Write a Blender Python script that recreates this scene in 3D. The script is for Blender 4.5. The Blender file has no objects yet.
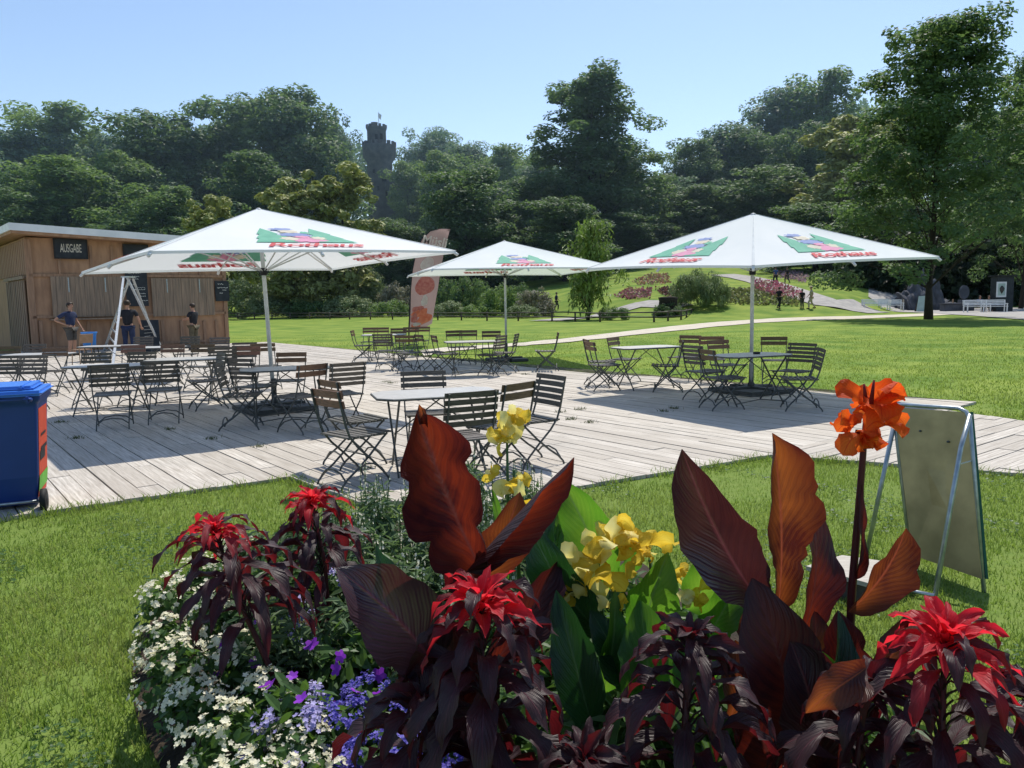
import bpy, bmesh, math, random
import numpy as np
from mathutils import Vector, Matrix
R = math.radians
rng = np.random.default_rng(7)
random.seed(7)
scene = bpy.context.scene
COL = scene.collection

# ------------------------------------------------------------------ camera model
F, H0, EYE, ROLL = 780.0, 300.0, 1.68, R(1.0)
PITCH = math.atan((384 - H0) / F)
CR, SR, CP, SP = math.cos(ROLL), math.sin(ROLL), math.cos(PITCH), math.sin(PITCH)

def ray(px, py):
    x = (px - 512) / F; y = (384 - py) / F
    x, y = x * CR + y * SR, -x * SR + y * CR
    return Vector((x, CP + y * SP, -SP + y * CP))

def G(px, py, z=0.0):
    d = ray(px, py); t = (z - EYE) / d.z
    return Vector((d.x * t, d.y * t, z))

def W(px, py, Y):
    d = ray(px, py); t = Y / d.y
    return Vector((d.x * t, Y, EYE + d.z * t))

def sstep(a, b, x):
    t = min(1.0, max(0.0, (x - a) / (b - a)))
    return t * t * (3 - 2 * t)

def terrain(x, y):
    """flat park lawn, then a gentle rise to the wooded hill"""
    xs = x * 60.0 / max(20.0, y)
    y0 = 96 - 40 * sstep(-12, 14, xs) + 22 * sstep(24, 34, xs)
    t = max(0.0, y - y0)
    z = 0.105 * t * sstep(0, 14, t)
    return min(z, 17.0 + 0.0 * t)

def GT(px, py):
    """point of the terrain seen at that place"""
    d = ray(px, py); s = 30.0
    while s < 400:
        if EYE + d.z * s < terrain(d.x * s, d.y * s): break
        s += 0.25
    return Vector((d.x * s, d.y * s, terrain(d.x * s, d.y * s)))

cam = bpy.data.cameras.new("Camera"); co = bpy.data.objects.new("Camera", cam); COL.objects.link(co)
cam.sensor_width = 36; cam.lens = F / 1024 * 36; cam.clip_end = 5000; cam.clip_start = 0.05
co.matrix_world = Matrix(((CR, SR, 0, 0), (-SR * SP, CR * SP, -CP, 0), (-SR * CP, CR * CP, SP, EYE), (0, 0, 0, 1)))
scene.camera = co

# ------------------------------------------------------------------ light
ELEV, AZ = R(59), R(20)
w = bpy.data.worlds.new("World"); scene.world = w; w.use_nodes = True
nt = w.node_tree; bg = nt.nodes["Background"]
sky = nt.nodes.new("ShaderNodeTexSky"); sky.sky_type = 'NISHITA'; sky.sun_disc = False
sky.sun_elevation = ELEV; sky.sun_rotation = AZ; sky.air_density = 1.0; sky.dust_density = 0.5; sky.ozone_density = 2.2
sky.altitude = 50
nt.links.new(sky.outputs[0], bg.inputs[0]); bg.inputs[1].default_value = 0.168
sd = bpy.data.lights.new("Sun", 'SUN'); sd.energy = 5.0; sd.angle = R(0.53); sd.color = (1.0, 0.95, 0.86)
so = bpy.data.objects.new("Sun", sd); COL.objects.link(so)
ldir = Vector((-math.sin(AZ) * math.cos(ELEV), -math.cos(AZ) * math.cos(ELEV), -math.sin(ELEV)))
so.rotation_euler = ldir.to_track_quat('-Z', 'Y').to_euler(); so.location = (20, 40, 60)
scene.view_settings.view_transform = 'Standard'; scene.view_settings.look = 'None'
scene.view_settings.exposure = 0; scene.view_settings.gamma = 1
scene.cycles.max_bounces = 6; scene.cycles.transparent_max_bounces = 8
scene.cycles.sample_clamp_indirect = 6

# ------------------------------------------------------------------ materials
def pmat(name, c1, c2=None, scale=5.0, rough=0.7, bump=0.0, bscale=60.0, trans=0.0, tcol=None, metal=0.0,
         spec=0.3, detail=5, tint=None, objrand=0.0, stretch=None, lo=.35, hi=.65):
    m = bpy.data.materials.new(name); m.use_nodes = True
    n = m.node_tree.nodes; l = m.node_tree.links; b = n["Principled BSDF"]; out = n["Material Output"]
    b.inputs["Roughness"].default_value = rough; b.inputs["Metallic"].default_value = metal
    b.inputs["Specular IOR Level"].default_value = spec
    tc = n.new("ShaderNodeTexCoord"); vec = tc.outputs["Object"]
    if stretch:
        mp = n.new("ShaderNodeMapping"); mp.inputs["Scale"].default_value = stretch
        l.new(vec, mp.inputs[0]); vec = mp.outputs[0]
    c = n.new("ShaderNodeMix"); c.data_type = 'RGBA'
    c.inputs[6].default_value = (*c1, 1); c.inputs[7].default_value = (*(c2 or [v * .7 for v in c1]), 1)
    if tint:
        a = n.new("ShaderNodeAttribute"); a.attribute_name = tint; fac = a.outputs["Fac"]
    else:
        t = n.new("ShaderNodeTexNoise"); t.inputs["Scale"].default_value = scale; t.inputs["Detail"].default_value = detail
        l.new(vec, t.inputs[0]); r = n.new("ShaderNodeMapRange"); r.inputs[1].default_value = lo; r.inputs[2].default_value = hi
        l.new(t.outputs[0], r.inputs[0]); fac = r.outputs[0]
    l.new(fac, c.inputs[0]); colo = c.outputs[2]
    if objrand:
        oi = n.new("ShaderNodeObjectInfo"); r2 = n.new("ShaderNodeMapRange")
        r2.inputs[3].default_value = 1 - objrand; r2.inputs[4].default_value = 1 + objrand
        l.new(oi.outputs["Random"], r2.inputs[0])
        hs = n.new("ShaderNodeHueSaturation"); l.new(colo, hs.inputs["Color"]); l.new(r2.outputs[0], hs.inputs["Value"])
        r3 = n.new("ShaderNodeMapRange"); r3.inputs[3].default_value = .5 + objrand * .1; r3.inputs[4].default_value = .5 - objrand * .06
        l.new(oi.outputs["Random"], r3.inputs[0]); l.new(r3.outputs[0], hs.inputs["Hue"]); colo = hs.outputs[0]
    l.new(colo, b.inputs["Base Color"])
    if bump:
        t2 = n.new("ShaderNodeTexNoise"); t2.inputs["Scale"].default_value = bscale; t2.inputs["Detail"].default_value = 4
        l.new(vec, t2.inputs[0]); bp = n.new("ShaderNodeBump"); bp.inputs["Strength"].default_value = bump
        bp.inputs["Distance"].default_value = 0.02
        l.new(t2.outputs[0], bp.inputs["Height"]); l.new(bp.outputs[0], b.inputs["Normal"])
    if trans:
        tr = n.new("ShaderNodeBsdfTranslucent"); mx = n.new("ShaderNodeMixShader"); mx.inputs[0].default_value = trans
        if tcol:
            tm = n.new("ShaderNodeMix"); tm.data_type = 'RGBA'; tm.inputs[0].default_value = 0.75
            l.new(colo, tm.inputs[6]); tm.inputs[7].default_value = (*tcol, 1); l.new(tm.outputs[2], tr.inputs[0])
        else: l.new(colo, tr.inputs[0])
        l.new(b.outputs[0], mx.inputs[1]); l.new(tr.outputs[0], mx.inputs[2]); l.new(mx.outputs[0], out.inputs[0])
    return m

def veined(name, c_dark, c_light, c_rib, t_a, t_b, rough=.35, trans=.45, freq=34.0, spec=.45, slant=1.3, edge=None):
    """big leaf with a midrib and slanting side veins, UV: u across -1..1, v along 0..1"""
    m = bpy.data.materials.new(name); m.use_nodes = True
    n = m.node_tree.nodes; l = m.node_tree.links; b = n["Principled BSDF"]; out = n["Material Output"]
    b.inputs["Roughness"].default_value = rough; b.inputs["Specular IOR Level"].default_value = spec
    uv = n.new("ShaderNodeUVMap"); sx = n.new("ShaderNodeSeparateXYZ"); l.new(uv.outputs[0], sx.inputs[0])
    def M(op, a, bb=None, c=None):
        k = n.new("ShaderNodeMath"); k.operation = op
        for i, v in enumerate((a, bb, c)):
            if v is None: continue
            if isinstance(v, (int, float)): k.inputs[i].default_value = v
            else: l.new(v, k.inputs[i])
        return k.outputs[0]
    au = M('ABSOLUTE', M('SUBTRACT', sx.outputs[0], 0.5)); au = M('MULTIPLY', au, 2.0)
    nz = n.new("ShaderNodeTexNoise"); nz.inputs["Scale"].default_value = 5; nz.inputs["Detail"].default_value = 5
    tco = n.new("ShaderNodeTexCoord"); mp = n.new("ShaderNodeMapping"); mp.inputs["Scale"].default_value = (1, 1, 1)
    l.new(tco.outputs["Object"], nz.inputs[0])
    ph = M('MULTIPLY', M('SUBTRACT', sx.outputs[1], M('MULTIPLY', au, .28 * slant)), freq * 2)
    ph = M('ADD', ph, M('MULTIPLY', nz.outputs[0], 3.0))
    s1 = M('MULTIPLY_ADD', M('SINE', ph), .5, .5)
    s2 = M('MULTIPLY_ADD', M('SINE', M('MULTIPLY', ph, 2.7)), .5, .5)
    vein = M('MULTIPLY_ADD', s2, .35, M('MULTIPLY', s1, .65))
    rib = M('SUBTRACT', 1.0, M('MULTIPLY', au, 14.0)); rib = M('MAXIMUM', rib, 0.0)
    mixf = M('MULTIPLY_ADD', nz.outputs[0], 2.6, M('MULTIPLY_ADD', vein, .25, -1.05))
    cl = n.new("ShaderNodeClamp"); l.new(mixf, cl.inputs[0])
    def mix(a, bb, f):
        k = n.new("ShaderNodeMix"); k.data_type = 'RGBA'; l.new(f, k.inputs[0])
        for i, v in ((6, a), (7, bb)):
            if isinstance(v, tuple): k.inputs[i].default_value = (*v, 1)
            else: l.new(v, k.inputs[i])
        return k.outputs[2]
    ed = M('MULTIPLY_ADD', nz.outputs[0], 1.6, M('MULTIPLY_ADD', au, 1.1, -1.15)); edc = n.new("ShaderNodeClamp"); l.new(ed, edc.inputs[0])
    c = mix(mix(mix(c_dark, c_light, cl.outputs[0]), edge or c_dark, edc.outputs[0]), c_rib, rib)
    sp = n.new("ShaderNodeTexNoise"); sp.inputs["Scale"].default_value = 60; sp.inputs["Detail"].default_value = 3; l.new(tco.outputs["Object"], sp.inputs[0])
    sr = n.new("ShaderNodeMapRange"); sr.inputs[1].default_value = .66; sr.inputs[2].default_value = .72; sr.inputs[4].default_value = .55; l.new(sp.outputs[0], sr.inputs[0])
    c = mix(c, tuple(v * .45 + .02 for v in c_dark), sr.outputs[0])
    l.new(c, b.inputs["Base Color"])
    rr = n.new("ShaderNodeMapRange"); rr.inputs[3].default_value = rough * .8; rr.inputs[4].default_value = min(1, rough * 1.7); l.new(nz.outputs[0], rr.inputs[0]); l.new(rr.outputs[0], b.inputs["Roughness"])
    bp = n.new("ShaderNodeBump"); bp.inputs["Strength"].default_value = .45; bp.inputs["Distance"].default_value = .006
    l.new(M('MULTIPLY_ADD', rib, 1.5, M('MULTIPLY_ADD', nz.outputs[0], 1.2, vein)), bp.inputs["Height"]); l.new(bp.outputs[0], b.inputs["Normal"])
    tr = n.new("ShaderNodeBsdfTranslucent"); l.new(mix(mix(mix(t_a, t_b, cl.outputs[0]), t_a, edc.outputs[0]), c_rib, rib), tr.inputs[0])
    mx = n.new("ShaderNodeMixShader"); mx.inputs[0].default_value = trans
    l.new(b.outputs[0], mx.inputs[1]); l.new(tr.outputs[0], mx.inputs[2]); l.new(mx.outputs[0], out.inputs[0])
    return m

M_ = {}
# setting
M_['lawn'] = pmat('lawn', (.225, .285, .050), (.105, .185, .028), scale=.5, rough=.9, bump=.6, bscale=25, spec=.1, detail=8)
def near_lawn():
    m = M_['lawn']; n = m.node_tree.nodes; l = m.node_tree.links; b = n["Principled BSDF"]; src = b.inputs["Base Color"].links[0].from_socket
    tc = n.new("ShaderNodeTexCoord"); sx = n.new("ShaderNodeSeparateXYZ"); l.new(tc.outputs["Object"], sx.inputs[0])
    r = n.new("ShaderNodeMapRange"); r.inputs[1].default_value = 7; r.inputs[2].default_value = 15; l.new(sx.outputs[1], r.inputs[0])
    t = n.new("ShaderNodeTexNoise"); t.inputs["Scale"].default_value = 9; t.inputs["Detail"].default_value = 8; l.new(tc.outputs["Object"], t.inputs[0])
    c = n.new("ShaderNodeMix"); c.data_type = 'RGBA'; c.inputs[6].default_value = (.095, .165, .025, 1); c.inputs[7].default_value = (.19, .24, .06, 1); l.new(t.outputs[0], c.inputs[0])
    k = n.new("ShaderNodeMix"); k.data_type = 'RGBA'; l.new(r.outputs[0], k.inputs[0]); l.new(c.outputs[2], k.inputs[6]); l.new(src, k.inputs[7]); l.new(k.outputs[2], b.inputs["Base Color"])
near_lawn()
M_['blade'] = pmat('grass blade', (.085, .160, .025), (.34, .34, .11), tint='tint', rough=.55, trans=.45, tcol=(.30, .44, .06), spec=.25)
M_['soil'] = pmat('soil', (.05, .033, .02), (.025, .017, .01), scale=12, rough=.95, bump=.8, bscale=40)
M_['path'] = pmat('sandy path', (.60, .54, .44), (.48, .43, .35), scale=1.5, rough=.95, bump=.3, bscale=60)
M_['gravel'] = pmat('gravel', (.40, .38, .35), (.30, .285, .27), scale=1.5, rough=.95, bump=.3)
M_['under'] = pmat('under deck', (.03, .027, .022))
# metals and woods
M_['steel'] = pmat('dark painted steel', (.045, .050, .048), (.08, .085, .08), scale=30, rough=.5, spec=.5)
M_['galv'] = pmat('galvanised steel', (.42, .46, .48), (.30, .34, .36), scale=22, rough=.38, metal=.75)
M_['plate'] = pmat('zinc plate', (.46, .35, .16), (.30, .23, .10), scale=5, rough=.30, metal=.25, bump=.05, bscale=6)  # brownish reflection put into the base colour of the metal
M_['alu'] = pmat('aluminium', (.55, .57, .58), (.42, .44, .45), scale=18, rough=.4, metal=.5)
M_['pole'] = pmat('painted pole', (.62, .63, .62), (.5, .51, .5), scale=10, rough=.45)
M_['slat_brown'] = pmat('oiled slat', (.185, .105, .062), (.10, .058, .036), scale=14, rough=.5, stretch=(1, 8, 8), bump=.1, objrand=.35)
M_['slat_grey'] = pmat('weathered slat', (.140, .118, .095), (.070, .060, .048), scale=14, rough=.6, stretch=(1, 8, 8), bump=.12, objrand=.3)
M_['seat'] = pmat('seat slat', (.17, .155, .135), (.09, .08, .07), scale=14, rough=.45, stretch=(1, 8, 8), bump=.1, objrand=.25)
M_['table'] = pmat('table top', (.56, .54, .50), (.42, .40, .37), scale=6, rough=.36, stretch=(1, 9, 9), spec=.6, objrand=.15)
M_['fence'] = pmat('fence wood', (.10, .085, .07), (.06, .05, .04), scale=6)
M_['white'] = pmat('white paint', (.75, .76, .76), (.62, .63, .64), scale=4, rough=.5)
M_['black'] = pmat('matt black', (.012, .013, .016), (.022, .023, .026), scale=5, rough=.6)
M_['rubber'] = pmat('rubber', (.014, .014, .014), rough=.7)
M_['iron'] = pmat('ballast', (.07, .075, .075), (.045, .05, .05), scale=12, rough=.7)
M_['chalk'] = pmat('chalk', (.62, .62, .58), (.5, .5, .47), rough=.9)

def deck_material():
    m = bpy.data.materials.new('bleached planks'); m.use_nodes = True
    n = m.node_tree.nodes; l = m.node_tree.links; b = n["Principled BSDF"]
    b.inputs["Roughness"].default_value = .75; b.inputs["Specular IOR Level"].default_value = .3
    at = n.new("ShaderNodeAttribute"); at.attribute_name = 'tint'
    uv = n.new("ShaderNodeUVMap"); mp = n.new("ShaderNodeMapping"); mp.inputs["Scale"].default_value = (1.2, 26, 1)
    l.new(uv.outputs[0], mp.inputs[0])
    g = n.new("ShaderNodeTexNoise"); g.inputs["Scale"].default_value = 1.6; g.inputs["Detail"].default_value = 9; g.inputs["Roughness"].default_value = .65
    l.new(mp.outputs[0], g.inputs[0])
    st = n.new("ShaderNodeTexNoise"); st.inputs["Scale"].default_value = .9; st.inputs["Detail"].default_value = 7
    tc = n.new("ShaderNodeTexCoord"); l.new(tc.outputs["Object"], st.inputs[0])
    def mixc(f, a, bb):
        k = n.new("ShaderNodeMix"); k.data_type = 'RGBA'
        if hasattr(f, 'links'): l.new(f, k.inputs[0])
        else: k.inputs[0].default_value = f
        for i, v in ((6, a), (7, bb)):
            if isinstance(v, tuple): k.inputs[i].default_value = (*v, 1)
            else: l.new(v, k.inputs[i])
        return k.outputs[2]
    def rng_(o, a, bb, c=0, d=1):
        k = n.new("ShaderNodeMapRange"); l.new(o, k.inputs[0])
        for i, v in enumerate((a, bb, c, d)): k.inputs[i + 1].default_value = v
        return k.outputs[0]
    base = mixc(at.outputs["Fac"], (.47, .425, .365), (.64, .59, .52))
    grain = mixc(rng_(g.outputs[0], .36, .62), (.33, .29, .24), base)
    fin = mixc(rng_(st.outputs[0], .56, .72, 0, .45), grain, (.36, .34, .30))
    l.new(fin, b.inputs["Base Color"])
    bp = n.new("ShaderNodeBump"); bp.inputs["Strength"].default_value = .5; bp.inputs["Distance"].default_value = .004
    l.new(g.outputs[0], bp.inputs["Height"]); l.new(bp.outputs[0], b.inputs["Normal"])
    return m
M_['deck'] = deck_material()

# ------------------------------------------------------------------ mesh helpers
def link(o, parent=None):
    COL.objects.link(o)
    if parent: o.parent = parent
    return o

def tag(o, label=None, cat=None, group=None, kind=None):
    if label: o['label'] = label
    if cat: o['category'] = cat
    if group: o['group'] = group
    if kind: o['kind'] = kind
    return o

def thing(name, label, cat, loc=(0, 0, 0), rotz=0.0, group=None):
    o = bpy.data.objects.new(name, None); o.empty_display_size = .2; link(o)
    o.location = loc; o.rotation_euler = (0, 0, rotz)
    return tag(o, label, cat, group)

class MB:
    def __init__(s): s.v = []; s.f = []; s.mi = []; s.uv = {}; s.sm = []
    def add(s, vs, fs, mi=0, smooth=False, uvs=None):
        k = len(s.v); s.v += [tuple(v) for v in vs]
        for f in fs:
            s.f.append(tuple(i + k for i in f)); s.mi.append(mi); s.sm.append(smooth)
        if uvs:
            for i, u in enumerate(uvs): s.uv[k + i] = u
        return s
    def box(s, c, d, rz=0.0, mi=0, M=None, bev=0.0):
        x, y, z = [q / 2 for q in d]
        if bev:
            b = min(bev, x * .9, y * .9, z * .9); vs = []; 
            bm = bmesh.new(); bmesh.ops.create_cube(bm, size=1)
            for v in bm.verts: v.co = Vector((v.co.x * 2 * x, v.co.y * 2 * y, v.co.z * 2 * z))
            bmesh.ops.bevel(bm, geom=bm.edges[:], offset=b, segments=2, affect='EDGES')
            bm.verts.index_update()
            vs = [v.co.copy() for v in bm.verts]; fs = [[v.index for v in f.verts] for f in bm.faces]; bm.free()
        else:
            vs = [Vector((a * x, b * y, cc * z)) for a in (-1, 1) for b in (-1, 1) for cc in (-1, 1)]
            fs = [(0, 1, 3, 2), (4, 6, 7, 5), (0, 4, 5, 1), (2, 3, 7, 6), (0, 2, 6, 4), (1, 5, 7, 3)]
        rot = M if M is not None else Matrix.Rotation(rz, 3, 'Z')
        return s.add([rot @ v + Vector(c) for v in vs], fs, mi)
    def tube(s, pts, r, n=6, mi=0, flat=None, cap=True):
        pts = [Vector(p) for p in pts]; rs = r if isinstance(r, (list, tuple)) else [r] * len(pts)
        up0 = Vector((0, 0, 1)); vs = []; fs = []
        t0 = (pts[1] - pts[0]).normalized()
        if abs(t0.z) > .9: up0 = Vector((0, 1, 0))
        a = t0.cross(up0).normalized()
        for i, p in enumerate(pts):
            if i == 0: t = pts[1] - p
            elif i == len(pts) - 1: t = p - pts[i - 1]
            else: t = (pts[i + 1] - p).normalized() + (p - pts[i - 1]).normalized()
            t.normalize(); a = (a - t * a.dot(t)).normalized(); b = t.cross(a)
            for k in range(n):
                q = 2 * math.pi * (k + .5) / n
                fx = flat if flat else 1
                vs.append(p + a * math.cos(q) * rs[i] + b * math.sin(q) * rs[i] * fx)
        for i in range(len(pts) - 1):
            for k in range(n):
                k2 = (k + 1) % n
                fs.append((i * n + k, i * n + k2, (i + 1) * n + k2, (i + 1) * n + k))
        if cap:
            fs.append(tuple(range(n))[::-1]); fs.append(tuple((len(pts) - 1) * n + k for k in range(n)))
        return s.add(vs, fs, mi, n > 5)
    def lathe(s, c, prof, n=16, mi=0, smooth=True):
        c = Vector(c); vs = []; fs = []
        for r, z in prof:
            for k in range(n):
                q = 2 * math.pi * k / n; vs.append(c + Vector((r * math.cos(q), r * math.sin(q), z)))
        for i in range(len(prof) - 1):
            for k in range(n):
                k2 = (k + 1) % n; fs.append((i * n + k, i * n + k2, (i + 1) * n + k2, (i + 1) * n + k))
        fs.append(tuple(range(n))[::-1]); fs.append(tuple((len(prof) - 1) * n + k for k in range(n)))
        return s.add(vs, fs, mi, smooth)
    def poly(s, pts, z0, z1, mi=0):
        n = len(pts); vs = [(p[0], p[1], z0) for p in pts] + [(p[0], p[1], z1) for p in pts]
        fs = [tuple(range(n))[::-1], tuple(range(n, 2 * n))] + [(i, (i + 1) % n, n + (i + 1) % n, n + i) for i in range(n)]
        return s.add(vs, fs, mi)
    def build(s, name, mats, parent=None, loc=None):
        me = bpy.data.meshes.new(name); me.from_pydata(s.v, [], s.f)
        for m in (mats if isinstance(mats, (list, tuple)) else [mats]): me.materials.append(m)
        me.polygons.foreach_set('material_index', s.mi); me.polygons.foreach_set('use_smooth', s.sm)
        if s.uv:
            ul = me.uv_layers.new(name='UVMap')
            for lp in me.loops: ul.data[lp.index].uv = s.uv.get(lp.vertex_index, (0, 0))
        me.update(); o = bpy.data.objects.new(name, me)
        if loc: o.location = loc
        return link(o, parent)

def build_np(name, V, Fc, mat, parent=None, tint=None, smooth=False, uv=None):
    me = bpy.data.meshes.new(name); k = Fc.shape[1]
    me.vertices.add(len(V)); me.vertices.foreach_set('co', np.ascontiguousarray(V, dtype=np.float32).ravel())
    me.loops.add(Fc.size); me.loops.foreach_set('vertex_index', np.ascontiguousarray(Fc, dtype=np.int32).ravel())
    me.polygons.add(len(Fc)); me.polygons.foreach_set('loop_start', np.arange(0, Fc.size, k, dtype=np.int32))
    me.polygons.foreach_set('use_smooth', np.full(len(Fc), smooth))
    if tint is not None:
        a = me.attributes.new('tint', 'FLOAT', 'POINT'); a.data.foreach_set('value', np.ascontiguousarray(tint, dtype=np.float32))
    if uv is not None:
        ul = me.uv_layers.new(name='UVMap'); ul.data.foreach_set('uv', np.ascontiguousarray(uv[Fc.ravel()], dtype=np.float32).ravel())
    me.update(calc_edges=True)
    for m in (mat if isinstance(mat, (list, tuple)) else [mat]): me.materials.append(m)
    o = bpy.data.objects.new(name, me)
    return link(o, parent)

def unit(a): return a / (np.linalg.norm(a, axis=-1, keepdims=True) + 1e-9)

def inst(tv, tf, pos, nrm, axis, scale, g=rng):
    """copies of a small template: local z -> nrm, local y -> axis"""
    z = unit(nrm); x = unit(np.cross(axis, z)); y = np.cross(z, x)
    Rm = np.stack([x, y, z], axis=2)                       # N,3,3
    sc = np.asarray(scale).reshape(-1, 1, 1) if np.ndim(scale) else scale
    V = np.einsum('nij,kj->nki', Rm, tv) * sc + pos[:, None, :]
    N = len(pos); Fc = tf[None] + (np.arange(N) * len(tv))[:, None, None]
    return V.reshape(-1, 3), Fc.reshape(-1, tf.shape[1])

def rdir(n, g=rng): return unit(g.normal(size=(n, 3)))

T_DIAM = (np.array([[0, -.5, 0], [.34, 0, .06], [0, .5, -.04], [-.34, 0, .06]]), np.array([[0, 1, 2, 3]]))
T_LEAF = (np.array([[0, 0, 0], [.2, .3, .06], [.16, .7, .03], [0, 1, -.08], [-.16, .7, .03], [-.2, .3, .06], [0, .35, -.01], [0, .7, -.03]]),
          np.array([[0, 1, 6, 5], [6, 1, 2, 7], [5, 6, 7, 4], [7, 2, 3, 4]]))
# ================================================================== SETTING
def struct(o): o['kind'] = 'structure'; return o

def ground():
    xs = np.concatenate([[-2500, -1200, -600, -380], np.arange(-260, -60, 5.0), np.arange(-60, 60, 2.0), np.arange(60, 261, 5.0), [380, 600, 1200, 2500]])
    ys = np.concatenate([[-400, -100, -30], np.arange(-8, 50, 4.0), np.arange(50, 130, 1.5), np.arange(130, 330, 4.0), [400, 700, 1500, 3500]])
    V = np.array([[x, y, terrain(x, min(y, 300)) if y > 40 else 0] for y in ys for x in xs])
    nx, ny = len(xs), len(ys)
    Fc = np.array([[j * nx + i, j * nx + i + 1, (j + 1) * nx + i + 1, (j + 1) * nx + i] for j in range(ny - 1) for i in range(nx - 1)])
    return struct(build_np('lawn', V, Fc, M_['lawn'], smooth=True))
ground()

U = Vector((math.sin(R(-38)), math.cos(R(-38)), 0)); Vv = Vector((math.sin(R(52)), math.cos(R(52)), 0))

def clip(poly, nx, ny, d):
    """keep the side nx*x+ny*y <= d"""
    out = []
    for i in range(len(poly)):
        a, b = poly[i], poly[(i + 1) % len(poly)]
        da, db = nx * a[0] + ny * a[1] - d, nx * b[0] + ny * b[1] - d
        if da <= 0: out.append(a)
        if (da < 0 < db) or (db < 0 < da):
            t = da / (da - db); out.append((a[0] + (b[0] - a[0]) * t, a[1] + (b[1] - a[1]) * t))
    return out

DECK = [(-9.5, 1.9), (-3.78, 6.26), (-2.15, 7.35), (-1.3, 6.35), (-.2, 6.3), (.78, 6.89), (2.67, 7.98), (6.11, 10.91), (6.99, 11.64), (5.49, 12.84),
        (4.75, 13.98), (2.94, 16.3), (1.77, 17.17), (-.04, 19.61), (-5.7, 27.6), (-10.8, 34.4), (-16.5, 31.6), (-30, 24), (-24, 8)]
ARM = [(2.67, 7.98), (4.64, 6.95), (8.2, 5.1), (13, 5.6), (6.55, 9.8), (6.11, 10.91)]
DECKZ = 0.035
def planks(poly, ax, ay, width, name, seed):
    g = random.Random(seed); V = []; Fc = []; T = []; UVs = []
    al = [p[0] * ax.x + p[1] * ax.y for p in poly]; ac = [p[0] * ay.x + p[1] * ay.y for p in poly]
    c = min(ac); row = 0
    while c < max(ac):
        strip = clip(clip(poly, ay.x, ay.y, c + width - .012 + g.uniform(-.004, .003)), -ay.x, -ay.y, -(c + g.uniform(-.002, .003)))
        a = min(al) - g.choice([0, 1, 2, 3]) * 1.0
        while a < max(al) and len(strip) >= 3:
            L = 4.0
            pc = clip(clip(strip, ax.x, ax.y, a + L - .008), -ax.x, -ax.y, -a)
            if len(pc) >= 3:
                z1 = DECKZ + g.uniform(-.004, .004); k = len(V); n = len(pc); tt = g.random(); off = g.uniform(0, 50)
                for zz in (z1, 0.0):
                    for p in pc:
                        V.append((p[0], p[1], zz)); T.append(tt)
                        UVs.append((p[0] * ax.x + p[1] * ax.y + off, p[0] * ay.x + p[1] * ay.y))
                Fc.append(tuple(range(k, k + n))); 
                for i in range(n): Fc.append((k + i, k + n + i, k + n + (i + 1) % n, k + (i + 1) % n))
            a += L
        c += width; row += 1
    me = bpy.data.meshes.new(name); me.from_pydata(V, [], Fc)
    at = me.attributes.new('tint', 'FLOAT', 'POINT'); at.data.foreach_set('value', T)
    ul = me.uv_layers.new(name='UVMap')
    li = np.zeros(len(me.loops), dtype=np.int32); me.loops.foreach_get('vertex_index', li)
    ul.data.foreach_set('uv', np.array(UVs, dtype=np.float32)[li].ravel())
    bm = bmesh.new(); bm.from_mesh(me); bmesh.ops.recalc_face_normals(bm, faces=bm.faces); bm.to_mesh(me); bm.free()
    me.materials.append(M_['deck']); return struct(link(bpy.data.objects.new(name, me)))
planks(DECK, U, Vv, .19, 'wooden_deck', 3)
planks(ARM, Vv, U, .19, 'wooden_walkway', 5)
for nm, pl, z in (('deck_dark_sheet', DECK, .005), ('walkway_dark_sheet', ARM, .009)):  # dark sheets beneath the planks, shade of the gaps put into their colour
    me = bpy.data.meshes.new(nm); me.from_pydata([(p[0], p[1], z) for p in pl], [], [tuple(range(len(pl)))]); me.materials.append(M_['under'])
    struct(link(bpy.data.objects.new(nm, me)))

def ribbon(name, up, lo, mat, dz=.02, f=G, n=6):
    """ground sheet between two rows of ground points"""
    A = [f(*p) for p in up]; B = [f(*p) for p in lo]
    def res(P, m):
        out = []
        for i in range(m):
            t = i / (m - 1) * (len(P) - 1); k = min(int(t), len(P) - 2); out.append(P[k].lerp(P[k + 1], t - k))
        return out
    m = max(len(A), len(B)) * 4; A = res(A, m); B = res(B, m); vs = []; fs = []
    for i in range(m):
        for j in range(n + 1):
            p = A[i].lerp(B[i], j / n); 
            if 0 < i < m - 1 and j in (0, n): p += Vector((random.uniform(-.12, .12), random.uniform(-.12, .12), 0))
            vs.append((p.x, p.y, terrain(p.x, p.y) + dz))
    for i in range(m - 1):
        for j in range(n): a = i * (n + 1) + j; fs.append((a, a + 1, a + n + 2, a + n + 1))
    me = bpy.data.meshes.new(name); me.from_pydata(vs, [], fs); me.materials.append(mat)
    return struct(link(bpy.data.objects.new(name, me)))
ribbon('sandy_path', [(420, 351), (452, 347.6), (486, 345.6), (520, 343.4), (570, 338.4), (625, 332), (678, 326), (715, 322.4), (777, 318.4), (860, 316.2), (930, 313.6), (960, 311.5)],
       [(424, 356.5), (452, 351.5), (488, 348.5), (520, 346.4), (570, 342.6), (640, 335), (700, 328.6), (752, 323.5), (800, 321), (860, 319), (932, 316), (966, 314)], M_['path'], .03)
ribbon('plaza', [(868, 309.6), (890, 309.0), (920, 308.8), (990, 308.3), (1060, 307.5), (1200, 304)],
       [(868, 311.4), (895, 312.2), (925, 313.2), (985, 317), (1040, 321.5), (1190, 331)], M_['gravel'], .045, n=14)

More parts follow.
